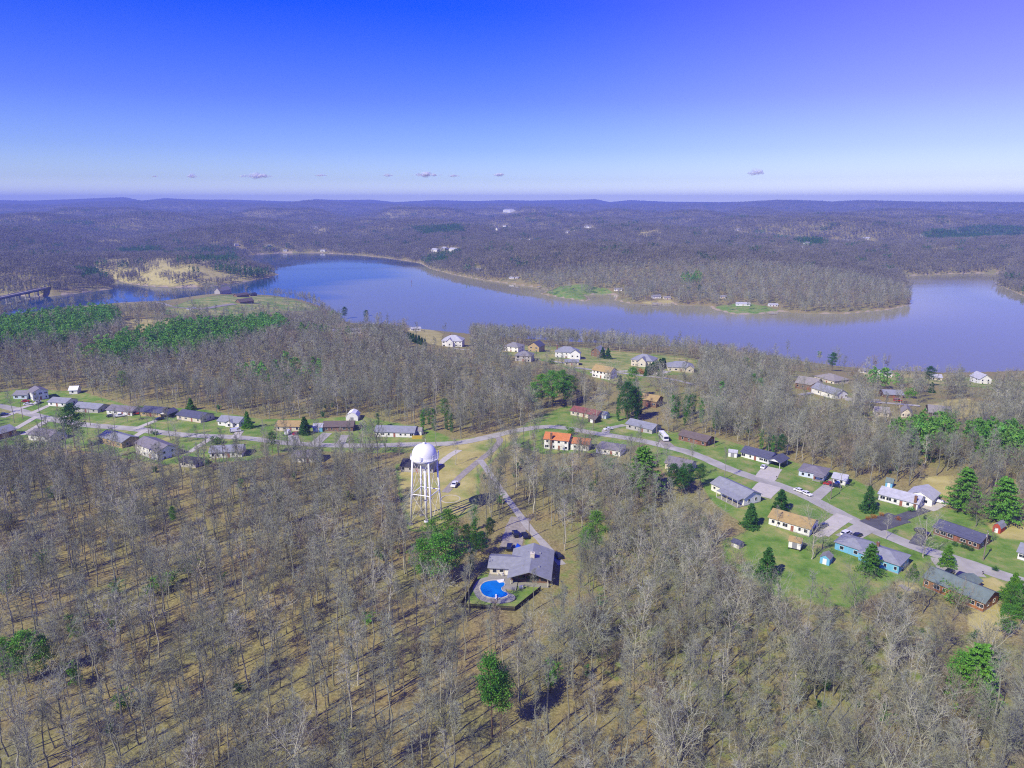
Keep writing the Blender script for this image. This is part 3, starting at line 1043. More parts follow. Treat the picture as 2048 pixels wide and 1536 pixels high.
def house(label, A, B, W, h=2.7, rh=1.7, wall='white', roof='grey', style='gable', ridge='x', wins=None, ends=True, chim=None, name='house',
          garage=None, porch=None, carport=None, vis=True, fixed_len=None, cat='house', ov=0.5, group=None, wing=None, storeys=1, vents=0, align=None):
    a, b = gp(*A), gp(*B)
    d = (b - a)
    d.z = 0
    if align is not None:      # heading in degrees, keeps a's place
        L = fixed_len or d.length
        d = Vector((cos(radians(align)), sin(radians(align)), 0))
    else:
        L = fixed_len or d.length
        d.normalize()
    rz = atan2(d.y, d.x)
    nrm = Vector((-d.y, d.x, 0))
    mid = a + d * (L / 2) + nrm * (W / 2)
    if vis:
        hh = h + rh
        x1, y1, _ = proj(a.x, a.y, a.z)
        q = [proj(*(a + d * (L * u) + nrm * (W * v) + Vector((0, 0, zz)))[:])[:2] for u in (0, 1) for v in (0, 1) for zz in (0, hh)]
        VIS.append((min(p[0] for p in q) - 2, min(p[1] for p in q) - 2, max(p[0] for p in q) + 2, max(p[1] for p in q) + 3))
    corners = [a, a + d * L, a + d * L + nrm * W, a + nrm * W]
    zb = max(h1(c.x, c.y) for c in corners[:2]) * 0.5 + min(h1(c.x, c.y) for c in corners) * 0.5
    root = empty(name, (a.x, a.y, zb), rz, label, cat, group)
    FOOT.append([(c.x, c.y) for c in corners])
    mb = MB()
    mr = MB()
    if style == 'gable':
        gable_walls(mb, L, W, h, rh, ridge=ridge)
        gable_roof(mr, L, W, h, rh, ov, ridge=ridge)
    else:
        hip_walls(mb, L, W, h)
        hip_roof(mr, L, W, h, rh, ov)
    wl_ = mb.obj('wall', wallm(wall), root)
    rf = mr.obj('roof', roofm(roof), root)
    mb = MB()
    mb.box((L / 2, W / 2, -0.55), (L + 0.12, W + 0.12, 1.5))
    mb.obj('foundation', CONCRETE, root)
    for v in range(vents):
        vx = L * (0.25 + 0.5 * v / max(1, vents - 1)) if vents > 1 else L * 0.4
        vz = h + rh * 0.62
        mb = MB()
        mb.tube([(vx, W * 0.31, vz - 0.2), (vx, W * 0.31, vz + 0.45)], 0.12, 8)
        mb.obj('vent_pipe', mat('flue_metal', (0.3, 0.3, 0.3), 0.5), rf)
    n = wins if wins is not None else max(2, int(L / 3.6))
    dpos = n // 2
    for s in range(storeys):
        z0 = s * (h / storeys)
        zc = z0 + (h / storeys) * 0.56
        for i in range(n):
            x = L * (i + 0.5) / n
            if s == 0 and i == dpos and n > 2:
                door(root, x, 0, 0.05)
            else:
                window(root, x + WR.uniform(-.4, .4), 0, zc, WR.choice((.8, 1.0, 1.1, 1.7)), WR.choice((.9, 1.1, 1.2)), 'y-')
        if ends:
            for (xx, fc) in ((L, 'x+'), (0, 'x-')):
                for yy in (0.3, 0.7):
                    window(root, xx, W * yy, zc, 1.0, 1.1, fc)
    if chim:
        chimney(root, L * chim[0], W * chim[1], 0 if chim[1] in (0, 1) else h, h + rh + 0.9)
    if garage:      # (x, width): wide door on the front wall
        mb = MB()
        mb.box((L * garage[0], -0.03, 1.15), (garage[1], 0.12, 2.2))
        for k in range(1, 4):
            mb.box((L * garage[0], -0.1, 0.1 + k * 0.55), (garage[1], 0.02, 0.03))
        mb.obj('garage_door', TRIM, root)
    if porch:       # (x0, x1, depth) roofed porch on the front
        x0, x1, dp = porch[0] * L, porch[1] * L, porch[2]
        mb = MB()
        mb.add([(x0, 0.0, h + 0.25), (x1, 0.0, h + 0.25), (x1, -dp, h - 0.35), (x0, -dp, h - 0.35), (x0, 0.0, h + 0.1), (x1, 0.0, h + 0.1), (x1, -dp, h - 0.5), (x0, -dp, h - 0.5)],
               [(0, 3, 2, 1), (4, 5, 6, 7), (0, 1, 5, 4), (1, 2, 6, 5), (2, 3, 7, 6), (3, 0, 4, 7)])
        mb.obj('porch_roof', roofm(roof), root)
        mb = MB()
        mb.box(((x0 + x1) / 2, -dp / 2, 0.0), (x1 - x0, dp, 0.3))
        mb.obj('porch_floor', CONCRETE, root)
        k = max(2, int((x1 - x0) / 2.5) + 1)
        for i in range(k):
            mb = MB()
            mb.box((x0 + 0.12 + (x1 - x0 - 0.24) * i / (k - 1), -dp + 0.12, (h - 0.45) / 2), (0.14, 0.14, h - 0.45))
            mb.obj('post', TRIM, root)
    if carport:     # (width, depth) gabled carport at the right end, facing front
        cw, cd = carport
        mr = MB()
        gable_roof(mr, cw, cd, h - 0.1, rh * 0.75, 0.4, ridge='y', x0=L - 0.3, y0=-1.5)
        mr.obj('carport_roof', roofm(roof), root)
        mb = MB()
        mb.add([(L - 0.3, -1.5, h - 0.1), (L - 0.3 + cw, -1.5, h - 0.1), (L - 0.3 + cw / 2, -1.5, h - 0.1 + rh * .72),
                (L - 0.3, -1.4, h - 0.1), (L - 0.3 + cw, -1.4, h - 0.1), (L - 0.3 + cw / 2, -1.4, h - 0.1 + rh * .72)],
               [(0, 1, 2), (5, 4, 3), (0, 3, 4, 1), (1, 4, 5, 2), (2, 5, 3, 0)])
        mb.obj('carport_gable', wallm('white'), root)
        for px_ in (L + 0.1, L + cw - 0.6):
            for py_ in (-1.35, cd - 1.9):
                mb = MB()
                mb.box((px_, py_, (h - 0.1) / 2 - 0.3), (0.18, 0.18, h + 0.5))
                mb.obj('post', TRIM, root)
    if wing:        # (x0, length, y0, width, h, rh, ridge, style)
        x0, wl2, y0, ww, hh, rr_, rd, st = wing
        mb = MB()
        mr = MB()
        if st == 'gable':
            gable_walls(mb, wl2, ww, hh, rr_, ridge=rd, x0=x0, y0=y0)
            gable_roof(mr, wl2, ww, hh, rr_, ov * 0.9, ridge=rd, x0=x0, y0=y0)
        else:
            hip_walls(mb, wl2, ww, hh, x0=x0, y0=y0)
            hip_roof(mr, wl2, ww, hh, rr_, ov * 0.9, x0=x0, y0=y0)
        mb.obj('wall', wallm(wall), root)
        mr.obj('roof', roofm(roof), root)
        for i in range(max(1, int(wl2 / 3.5))):
            window(root, x0 + wl2 * (i + 0.5) / max(1, int(wl2 / 3.5)), y0, hh * 0.55, 1.2, 1.15, 'y-')
    return root, L, a, d, nrm

FOOT = []
WR = random.Random(3)
# --- right hand street
house('orange brick ranch house with long grey-green roof, nearest the lower right corner', (1845, 1173), (1965, 1225), 9.0, 3.2, 2.0, 'brick', 'green', wins=7, wing=(5, 5, 8.5, 5.5, 2.4, 1.0, 'y', 'gable'), vents=2)
house('light blue ranch house with dark roof and a side wing, beside a round shrub', (1716, 1121), (1796, 1149), 9.5, 3.0, 1.9, 'blue', 'slate', 'hip', wins=5, chim=(0.3, 0.6), wing=(-8.5, 9.0, 2.2, 8.5, 2.9, 1.6, 'x', 'hip'), vents=1)
house('brown brick ranch house with dark blue roof behind the big bare street tree', (1866, 1068), (1957, 1100), 8.5, 2.7, 1.7, 'dbrick', 'navy', wins=7, vents=2)
house('white and lavender house with pale roof and a rear gabled garage', (1756, 1000), (1834, 1021), 8.5, 2.8, 1.8, 'white', 'pale', wins=6, chim=(0.93, 0.0), wing=(8.0, 9.0, 7.5, 9.5, 2.9, 2.2, 'y', 'gable'))
house('low white house with purple-grey hip roof beside the red car', (1597, 951), (1648, 963), 9.5, 2.6, 1.7, 'paleblue', 'purple', 'hip', wins=4, porch=(0.6, 1.0, 2.2))
house('white ranch house with navy roof and open gabled carport', (1482, 913), (1538, 929), 8.5, 2.7, 1.7, 'white', 'navy', wins=5, carport=(6.0, 8.5))
house('brown brick ranch house with brown roof beside the parked motorhome', (1357, 880), (1412, 893), 8.5, 2.7, 1.6, 'dbrick', 'brown', wins=4)
house('long ranch house with slate roof and dark right gable by the dark pines', (1252, 858), (1304, 868), 9, 2.8, 1.7, 'grey', 'slate', wins=4)
house('long low house with dull red roof at the bend of the road', (1141, 830), (1194, 839), 8.5, 2.7, 1.6, 'cream', 'red', wins=5)
house('white two-storey house with bright orange roof and front brick chimney', (1088, 897), (1136, 901), 8.5, 5.0, 2.0, 'white', 'orange', wins=4, storeys=2, chim=(0.3, 0.0), wing=(12.6, 8.5, 1.5, 7.5, 3.6, 1.6, 'x', 'gable'))
house('white house with grey hip roof half hidden by bare trees below the bend', (1192, 907), (1240, 913), 9, 2.8, 1.8, 'white', 'purple', 'hip', wins=4)
house('house with dull purple roof tucked behind the tall green pine', (1330, 938), (1376, 948), 9, 2.9, 1.7, 'cream', 'purple', wins=4, porch=(0.2, 0.9, 2.5))
house('long white house with slate blue roof and rear screened porch', (1422, 980), (1487, 1013), 9, 3.2, 1.9, 'white', 'slate', wins=5, porch=(0.35, 1.0, 3.2), vents=1)
house('white house with mossy yellow-tan roof between two dark cedars', (1537, 1048), (1618, 1074), 8.5, 3.0, 1.8, 'white', 'tan', wins=6, vents=1)
house('house with grey roof cut off by the right edge', (2034, 1118), (2075, 1130), 8, 2.7, 1.7, 'white', 'slate', wins=3)
house('small white garage with pale roof beside the low hip-roofed house', (1664, 966), (1690, 972), 6.5, 2.5, 1.3, 'white', 'pale', wins=2, name='garage', cat='garage', ends=False)
# --- left hand street
house('blue-roofed house cut off by the left edge of the picture', (-22, 884), (34, 869), 9.5, 2.8, 1.9, 'brick', 'slate', wins=4)
house('white house with purple-grey roof near the left edge, lawn in front', (58, 880), (102, 885), 9.5, 3.2, 1.7, 'white', 'purple', wins=3)
house('tan brick house with slate roof below the left street', (199, 886), (245, 897), 9, 3.4, 1.7, 'tan', 'slate', wins=4, vents=1)
house('white two-storey house with grey roof and a low lean-to, left street', (273, 908), (318, 922), 9.5, 5.0, 1.9, 'white', 'purple', wins=4, storeys=2)
house('long white ranch house with grey-blue roof below the left street', (420, 917), (484, 914), 9, 3.0, 1.7, 'white', 'slate', wins=6)
house('small white house with slate roof and porch gable beside a green cedar', (436, 851), (478, 854), 8.5, 2.7, 1.8, 'white', 'slate', wins=4, wing=(5.5, 4.5, -1.2, 4, 2.4, 1.3, 'y', 'gable'))
house('ranch house with blue-grey roof left of the small white house', (354, 839), (402, 846), 9.5, 2.7, 1.7, 'cream', 'navy', wins=4)
house('tan ranch house with dark blue roof and carport on the left street', (281, 832), (322, 835), 9.5, 2.7, 1.9, 'tan', 'navy', wins=3, carport=(6.0, 8.5))
house('pale house behind bare trees with red car in its yard', (214, 829), (264, 832), 9, 2.7, 1.7, 'white', 'purple', wins=4)
house('house with slate roof between bare trees, upper left street', (148, 824), (196, 826), 9, 2.7, 1.8, 'grey', 'slate', wins=3)
house('small house with pale blue roof behind the leaning pine, upper left', (97, 812), (132, 814), 9, 2.6, 1.7, 'white', 'slate', wins=3)
house('tall dark-sided house with white front gable, upper left street', (67, 802), (98, 797), 9, 5.2, 2.0, 'white', 'purple', wins=3, storeys=2, ridge='y')
house('pale blue house farthest along the upper left street', (27, 798), (54, 799), 9, 2.7, 1.7, 'paleblue', 'grey', wins=2)
house('small white barn at the wood edge above the left street', (139, 789), (155, 788), 6, 2.8, 1.8, 'white', 'white', wins=1, name='barn', cat='barn', ends=False)
house('house with tan roof and white van in front, centre left', (552, 861), (599, 863), 9, 2.7, 1.7, 'cream', 'tan', wins=4)
house('house with brown roof beside a blue carport, centre left', (646, 863), (706, 863), 9, 2.7, 1.6, 'brown', 'brown', wins=5)
house('long white ranch house with charcoal roof just left of the water tower', (750, 874), (828, 875), 9.5, 2.8, 1.8, 'white', 'slate', wins=7, wing=(28.5, 5, 2, 6, 2.5, 1.1, 'x', 'gable') if False else None)
house('grey roofed house half hidden in bare woods below the road', (585, 924), (634, 926), 9, 2.8, 1.7, 'white', 'purple', wins=4)
house('dark roofed house behind the water tower legs', (802, 944), (866, 946), 9, 2.6, 1.7, 'grey', 'dark', wins=5)
house('small dark shed roofed cottage at the wood edge, lower left yards', (361, 934), (392, 936), 6.5, 2.4, 1.4, 'grey', 'dark', wins=2, name='cottage', cat='cottage')
# --- lakeside
house('grand pale house with steep hipped roof and two chimneys on the lake rise', (884, 692), (924, 694), 13, 5.6, 4.2, 'white', 'pale', 'hip', wins=5, storeys=2, chim=(0.35, 0.5), wing=(4, 6, -2, 5, 5.2, 2.8, 'y', 'gable'))
house('pale lakeside house half hidden by trees, left of the blue gabled one', (1008, 702), (1036, 704), 11, 4.5, 3.0, 'white', 'grey', 'hip', wins=3, storeys=2)
house('tall narrow lakeside house with blue gable roof', (1056, 702), (1078, 704), 11, 5, 3.4, 'tan', 'navy', ridge='y', wins=2, storeys=2)
house('large white lakeside house with slate hip roof and left chimney', (1110, 714), (1154, 718), 12, 5.2, 3.6, 'white', 'slate', 'hip', wins=5, storeys=2, chim=(0.05, 0.4), wing=(12, 8, -2, 5, 5, 2.8, 'y', 'gable'))
house('brown lakeside house with grey roof beside dark cedars', (1182, 712), (1200, 714), 11, 5, 3.2, 'brown', 'slate', ridge='y', wins=2, storeys=2)
house('low building with flat blue-grey roof in front of the large white house', (1130, 730), (1157, 731), 8, 2.6, 1.2, 'cream', 'slate', wins=3)
house('white colonial house with yellow-tan roof and blue shaded gable', (1184, 754), (1219, 760), 9, 5.2, 2.8, 'white', 'tan', wins=5, storeys=2)
house('grey gabled mansion left of the clipped evergreen hedge', (1262, 731), (1304, 735), 13, 5.2, 3.8, 'cream', 'slate', 'hip', wins=5, storeys=2, wing=(6, 6, -2.5, 5, 5, 3, 'y', 'gable'))
house('wide house with grey hip roof right of the clipped evergreen hedge', (1336, 741), (1388, 745), 13, 3.4, 3.4, 'cream', 'slate', 'hip', wins=5, wing=(12, 6, -2, 5, 3.2, 2.2, 'y', 'gable'))
house('pale grey house among bare trees below the blue gabled one', (1030, 722), (1062, 724), 11, 4.5, 3, 'grey', 'grey', 'hip', wins=3, storeys=2)
house('long low white building at the foot of the evergreen hedge', (666, 667), (722, 668), 9, 3.2, 1.6, 'white', 'grey', wins=6)
house('small white outbuilding on the rise by the lake lawn', (822, 661), (842, 662), 7, 2.6, 1.4, 'white', 'pale', wins=2)
house('dark brown house with white corner behind the tall ivy-clad trees', (1276, 812), (1312, 816), 10, 4.2, 2.2, 'brown', 'tan', wins=3, storeys=1)
house('brown gabled house with timber front, upper right woods', (1590, 777), (1630, 782), 14, 4.2, 3.2, 'brown', 'weather', wins=4, wing=(10, 8, -3, 6, 4, 3, 'y', 'gable'))
house('cream house with wide grey hip roof behind the brown timber one', (1628, 760), (1668, 768), 14, 3.0, 3.0, 'cream', 'weather', 'hip', wins=4)
house('white gabled building with blue-grey roof, upper right woods', (1672, 799), (1694, 796), 20, 3.6, 2.6, 'white', 'slate', ridge='y', wins=3)
house('low slate-roofed house behind brush, right of the white gabled building', (1768, 795), (1806, 797), 10, 2.6, 1.8, 'brown', 'slate', wins=3)
house('white gabled cottage by the lake at the right edge', (1958, 767), (1982, 768), 12, 4.4, 3.2, 'white', 'pale', ridge='y', wins=2, storeys=2)
house('house with broad grey roof beside the yellow grass field', (1858, 832), (1902, 836), 13, 2.6, 2.6, 'dark', 'weather', wins=3)
house('small white lake house behind bare trees, right shore', (1764, 754), (1784, 755), 8, 4, 2, 'white', 'grey', wins=2, storeys=2)
house('small cream lake house by the leaning pine, right shore', (1862, 760), (1884, 761), 8, 2.8, 1.6, 'cream', 'pale', wins=2)
house('tiny pale boathouse on the near right shore', (1722, 746), (1738, 747), 6, 2.6, 1.4, 'white', 'grey', wins=1, name='boathouse', cat='boathouse', ends=False)
house('pale roofed house hidden in brush, left of the broad grey roof', (1750, 832), (1778, 834), 9, 2.8, 1.8, 'cream', 'weather', wins=2)
house('cream gabled house front showing through bare trees, right woods', (1802, 834), (1822, 836), 10, 3, 2.4, 'cream', 'weather', ridge='y', wins=2)
# --- farm buildings on the green point
house('long weathered barn with grey roof on top of the green point', (440, 588), (463, 588), 9, 6, 4, 'grey', 'weather', wins=2, name='barn', cat='barn', ends=False)
house('brown log barn at the right end of the green point', (474, 594), (498, 594), 7, 3, 2.5, 'brown', 'brown', wins=2, name='barn', cat='barn', ends=False)
house('long dark log house in the middle of the green point', (480, 607), (508, 607), 9, 3, 3.5, 'brown', 'brown', wins=3, name='log_house', cat='log house', ends=False)
house('low log shed beside the barns on the green point', (500, 592), (514, 592), 6, 2.5, 2, 'brown', 'dark', wins=1, name='shed', cat='shed', ends=False)
house('pale farm house at the edge of the woods below the green point', (630, 646), (652, 646), 8, 3, 2, 'tan', 'weather', wins=2)

# --- pool house: gable main block with ridge towards the camera and a left wing
def pool_house():
    a = gp(1020, 1170)
    b = gp(1097, 1176)
    d = (b - a)
    d.z = 0
    L = d.length
    d.normalize()
    rz = atan2(d.y, d.x)
    nrm = Vector((-d.y, d.x, 0))
    root = empty('house', (a.x, a.y, a.z), rz, 'grey-roofed house with wide front gable beside the blue kidney-shaped pool', 'house')
    W = 17.5
    corners = [a, a + d * L, a + d * L + nrm * W, a + nrm * W]
    FOOT.append([(c.x, c.y) for c in corners])
    mb, mr = MB(), MB()
    gable_walls(mb, L, W - 2.2, 2.9, 2.1, ridge='y', y0=2.2)
    gable_roof(mr, L, W, 2.9, 2.1, 0.9, 0.2, ridge='y')
    mb.obj('wall', wallm('brown'), root)
    rf = mr.obj('roof', roofm('slate'), root)
    mb, mr = MB(), MB()
    gable_walls(mb, 8.0, 8.0, 2.8, 1.5, ridge='x', x0=-7.0, y0=5.5)
    gable_roof(mr, 10.5, 8.0, 2.8, 1.5, 0.7, 0.2, ridge='x', x0=-7.0, y0=5.5)
    mb.obj('wall', wallm('cream'), root)
    mr.obj('roof', roofm('slate'), root)
    mb = MB()
    mb.box((L / 2, W / 2, -0.5), (L + 0.1, W + 0.1, 1.06))
    mb.obj('foundation', CONCRETE, root)
    chimney(root, L * 0.52, W * 0.52, 4.0, 6.3, (1.3, 1.5), 'cream')
    for (x, y) in ((0.3, 0.25), (0.72, 0.25), (0.35, 0.75), (0.7, 0.75)):
        z = 2.9 + 2.1 * (1 - abs(x - 0.5) / 0.5) + 0.2
        mb = MB()
        mb.box((x * L, y * W, z + 0.08), (0.55, 0.55, 0.35))
        mb.obj('roof_vent', mat('flue_metal', (0.3, 0.3, 0.3), 0.5), rf)
    for x in (0.12, 0.3, 0.66, 0.86):
        window(root, L * x, 2.2, 1.5, 1.7, 1.5, 'y-', mat('dark_trim', (.12, .09, .07), .6))
    door(root, L * 0.48, 2.2, 0.05, 1.9, 2.1, m=GLASS)
    for x in (0.25, L - 0.25):
        mb = MB(); mb.box((x, 0.1, 1.3), (.2, .2, 3.2)); mb.obj('post', wallm('cream'), root)
    for y in (0.2, 0.5, 0.8):
        window(root, L, W * y, 1.5, 1.2, 1.2, 'x+')
    window(root, -5.5, 5.5, 1.5, 1.2, 1.2, 'y-')
    window(root, -3.3, 5.5, 1.5, 1.2, 1.2, 'y-')
    door(root, -1.6, 5.5, 0.05, 1.0, 2.1, m=TRIM)
    VIS.append((930, 1060, 1104, 1205))
    # patio, pool
    pc = gp(986, 1180)
    k = []
    out = []
    ox, oy = pc.x, pc.y
    shape = [(-3.9, 0.2), (-3.6, 2.4), (-2.3, 4.3), (0.0, 5.2), (2.2, 4.9), (3.4, 3.6), (3.3, 2.0), (2.5, 0.6), (2.9, -0.8), (4.1, -1.9), (4.4, -3.2), (3.4, -4.3), (1.4, -4.8), (-0.8, -4.5), (-2.8, -3.0)]
    S = smooth_line([Vector((x, y, 0)) for x, y in shape + shape[:1]], 5)[:-1]
    zz = max(h1(ox + p.x, oy + p.y) for p in S) + 0.12
    def ring(mb, s0, s1, z0, z1, cx=0.2, cy=0.2):
        n = len(S)
        v = [(ox + (p.x - cx) * s0 + cx, oy + (p.y - cy) * s0 + cy, z0) for p in S] + [(ox + (p.x - cx) * s1 + cx, oy + (p.y - cy) * s1 + cy, z1) for p in S]
        mb.add(v, [(i, (i + 1) % n, n + (i + 1) % n, n + i) for i in range(n)])
    pr = empty('swimming_pool', (0, 0, 0), 0, 'kidney-shaped pool of bright blue water with pale coping beside the grey-roofed house', 'pool')
    mb = MB()
    ring(mb, 1.0, 1.09, zz + 0.12, zz + 0.12)
    ring(mb, 1.09, 1.09, zz + 0.12, zz - 0.3)
    ring(mb, 1.0, 1.0, zz - 0.4, zz + 0.12)
    mb.obj('coping', DRIVE, pr)
    mb = MB()
    n = len(S)
    mb.add([(ox + p.x, oy + p.y, zz + 0.02) for p in S] + [(ox, oy, zz + 0.02)], [(i, (i + 1) % n, n) for i in range(n)])
    mb.obj('water', mat('pool_water', (0.004, 0.16, 0.55), 0.08, 0.15, 0.5, 0.15, 3, spec=0.5), pr)
    mb = MB()
    ring(mb, 1.08, 1.55, zz, zz - 0.02)
    ring(mb, 1.55, 1.55, zz - 0.02, zz - 0.5)
    struct(mb.obj('patio', CONCRETE))
    mb = MB()
    q = gp(1012, 1160)
    mb.box((q.x - 1.0, q.y, zz - 0.27), (9.5, 11, 0.5), rz)
    struct(mb.obj('patio', CONCRETE))
    # diving board, steps, slide
    t = empty('diving_board', (ox + 1.0, oy - 5.6, zz), 0, 'white diving board at the near end of the blue pool', 'diving board')
    mb = MB(); mb.box((0, 0.5, 0.55), (0.5, 2.8, 0.08)); mb.obj('board', TRIM, t)
    mb = MB(); mb.box((0, -0.5, 0.25), (0.45, 0.7, 0.52)); mb.obj('stand', TRIM, t)
    t = empty('pool_steps', (ox + 2.2, oy + 5.1, zz + 0.1), 0.3, 'white moulded steps at the far end of the blue pool', 'pool steps')
    for i in range(3):
        mb = MB(); mb.box((0, -i * 0.45, 0.1 - i * 0.12), (2.2 - i * .3, 0.5, 0.24)); mb.obj('step', TRIM, t)
    # patio table and chairs
    def patio_set(px, py, lab, labc):
        g = gp(px, py)
        t = empty('patio_table', (g.x, g.y, zz), 0, lab, 'table')
        mb = MB(); mb.lathe([(0.02, .72), (.6, .72), (.6, .76), (.02, .76)], 16); mb.obj('table_top', TRIM, t)
        mb = MB(); mb.tube([(0, 0, 0), (0, 0, .73)], .05, 8); mb.lathe([(.3, 0), (.3, .05), (.05, .08)], 12); mb.obj('pedestal', TRIM, t)
        for i in range(4):
            an = i * pi / 2 + 0.4
            c = empty('patio_chair', (g.x + 1.0 * cos(an), g.y + 1.0 * sin(an), zz), an - pi / 2, labc % ('right-hand', 'far', 'left-hand', 'near')[i], 'chair')
            mb = MB(); mb.box((0, 0, .43), (.5, .5, .06)); mb.obj('seat', TRIM, c)
            mb = MB(); mb.box((0, .24, .72), (.5, .05, .5)); mb.obj('backrest', TRIM, c)
            for sx in (-.21, .21):
                for sy in (-.21, .21):
                    mb = MB(); mb.box((sx, sy, .2), (.05, .05, .42)); mb.obj('leg', TRIM, c)
    patio_set(1003, 1151, 'round white patio table beneath the left wing of the pool house', 'white patio chair on the %s side of the table by the pool house wing')
    # grill / deck furniture near gable
    g = gp(1042, 1178)
    t = empty('grill', (g.x, g.y, g.z), 0.2, 'covered pale grill standing on the small deck under the front gable', 'grill')
    mb = MB(); mb.box((0, 0, .55), (1.4, .6, .5)); mb.obj('firebox', mat('grill_metal', (0.5, 0.5, 0.5), .4), t)
    mb = MB(); mb.tube([(-.6, 0, .85), (.6, 0, .85)], .32, 10); mb.obj('lid', mat('grill_metal', (0.5, 0.5, 0.5), .4), t)
    for sx in (-.6, .6):
        mb = MB(); mb.box((sx, 0, .15), (.08, .5, .42)); mb.obj('leg', mat('grill_metal', (0.5, 0.5, 0.5), .4), t)
    # dark fence along the back of the pool yard
    pts = [gp(922, 1214), gp(955, 1158)], [gp(922, 1215), gp(1030, 1222)], [gp(1030, 1222), gp(1082, 1180)]
    fm = mat('dark_fence', (0.045, 0.04, 0.038), 0.8, 0.2, 2)
    labs = ('dark picket fence on the left side of the pool yard', 'dark picket fence across the near side of the pool yard', 'dark picket fence on the right side of the pool yard')
    fm_pk = MB(); fm_pk.box((0, 0, 0.75), (0.2, 0.05, 1.5)); pk = fm_pk.mesh('picket', fm)
    for (p, q), lab in zip(pts, labs):
        fr = empty('fence', (p.x, p.y, p.z), 0, lab, 'fence')
        dv = q - p
        nn = int(dv.length / 0.26)
        for i in range(nn):
            s = p + dv * (i / nn)
            o = link_mesh('picket', pk, fr, (s.x - p.x, s.y - p.y, h1(s.x, s.y) - p.z - 0.05), atan2(dv.y, dv.x))
        for zz2 in (0.4, 1.2):
            mb = MB()
            mb.tube([(0, 0, zz2), (dv.x, dv.y, q.z - p.z + zz2)], 0.05, 4)
            mb.obj('rail', fm, fr)

pool_house()

# --- sheds
def shed(label, A, B, W, h, rh, wall, roof, gambrel=False, stilts=0.0, ridge='x', name='shed'):
    a, b = gp(*A), gp(*B)
    d = b - a
    d.z = 0
    L = d.length
    d.normalize()
    root = empty(name, (a.x, a.y, a.z), atan2(d.y, d.x), label, 'shed')
    FOOT.append([(c.x, c.y) for c in (a, b, b + Vector((-d.y, d.x, 0)) * W, a + Vector((-d.y, d.x, 0)) * W)])
    mb, mr = MB(), MB()
    if gambrel:
        sec = [(0, -0.3), (L, -0.3), (L, h), (L * 0.8, h + rh * 0.65), (L / 2, h + rh), (L * 0.2, h + rh * 0.65), (0, h)]
        n = len(sec)
        vs = [(x, 0, z) for x, z in sec] + [(x, W, z) for x, z in sec]
        mb.add(vs, [tuple(range(n)), tuple(reversed(range(n, 2 * n)))] + [(i, n + i, n + (i + 1) % n, (i + 1) % n) for i in range(n)])
        o = [(L + .2, h - .05), (L * .82, h + rh * .67), (L / 2, h + rh + .08), (L * .18, h + rh * .67), (-.2, h - .05)]
        i2 = [(x, z + .12) for x, z in reversed(o)]
        sec = o + i2
        n = len(sec)
        vs = [(x, -.2, z) for x, z in sec] + [(x, W + .2, z) for x, z in sec]
        mr.add(vs, [(i, n + i, n + (i + 1) % n, (i + 1) % n) for i in range(n)] + [(i, i + 1, 8 - i, 9 - i) for i in range(4)] + [(n + 9 - i, n + 8 - i, n + i + 1, n + i) for i in range(4)])
    else:
        gable_walls(mb, L, W, h, rh, ridge=ridge, z0=0.0 if stilts else -0.4)
        gable_roof(mr, L, W, h, rh, 0.25, 0.1, ridge=ridge)
    w_ = mb.obj('wall', wallm(wall), root)
    r_ = mr.obj('roof', roofm(roof), root)
    dm = TRIM if wall != 'white' else mat('grey_door', (0.25, 0.25, 0.27), .6)
    door(root, L * 0.5, 0, 0.05, min(1.7, L * .4), min(2.0, h * .85), 'y-', dm)
    if stilts:
        w_.location.z = r_.location.z = stilts
        for ch in root.children:
            if ch.name.startswith('door'):
                ch.location.z = stilts
        for x in (0.15, L - .15):
            for y in (.15, W - .15):
                mb = MB(); mb.box((x, y, stilts / 2 - .2), (.2, .2, stilts + .4)); mb.obj('post', mat('dark_fence', (.05, .05, .05)), root)
    q = [proj(*(a + Vector((0, 0, z)))[:])[:2] for z in (0, h + rh)] + [proj(*(b + Vector((0, 0, z)))[:])[:2] for z in (0, h + rh)]
    VIS.append((min(p[0] for p in q) - 4, min(p[1] for p in q) - 6, max(p[0] for p in q) + 8, max(p[1] for p in q) + 3))

shed('red gambrel barn-style shed with white door under the pines at right', (1984, 1063), (2000, 1068), 4.5, 2.0, 1.6, 'red', 'slate', gambrel=True)
shed('small light blue shed with grey roof on the lawn behind the blue house', (1639, 1126), (1658, 1132), 3.6, 2.3, 1.0, 'blue', 'grey', ridge='y')
shed('white raised shed with yellow roof behind the tan-roofed white house', (1576, 1098), (1600, 1104), 4.0, 2.4, 1.0, 'white', 'tan', stilts=0.7)
shed('small white shed between the navy-roofed house and the street', (1456, 913), (1473, 916), 3.5, 2.2, 0.9, 'white', 'pale')
shed('small dark lean-to shed at the back of the green yard', (1462, 1092), (1478, 1099), 3.0, 1.6, 0.7, 'grey', 'navy')
shed('white arched storage shelter behind the brown-roofed house', (692, 842), (716, 842), 7, 2.4, 2.4, 'white', 'white', gambrel=True)
shed('bright blue carport shelter between two houses on the road', (626, 864), (645, 864), 7, 2.4, 1.2, 'blue', 'pale')
shed('small white cabin attached to a yellow fence, left of the water tower', (829, 871), (843, 871), 4, 2.6, 1.2, 'white', 'weather')
shed('pale blue outbuilding beside the red-roofed house', (1199, 836), (1212, 838), 4, 2.3, 1.4, 'paleblue', 'slate')
shed('dark brown open shelter in front of the red-roofed house', (1176, 844), (1190, 847), 5, 2.2, 1.4, 'dark', 'brown')
shed('green-roofed playhouse behind the pale lavender house', (1770, 973), (1784, 976), 3, 2.2, 1.4, 'blue', 'green')
mb = MB()
g0, g1 = gp(825, 878), gp(846, 878)
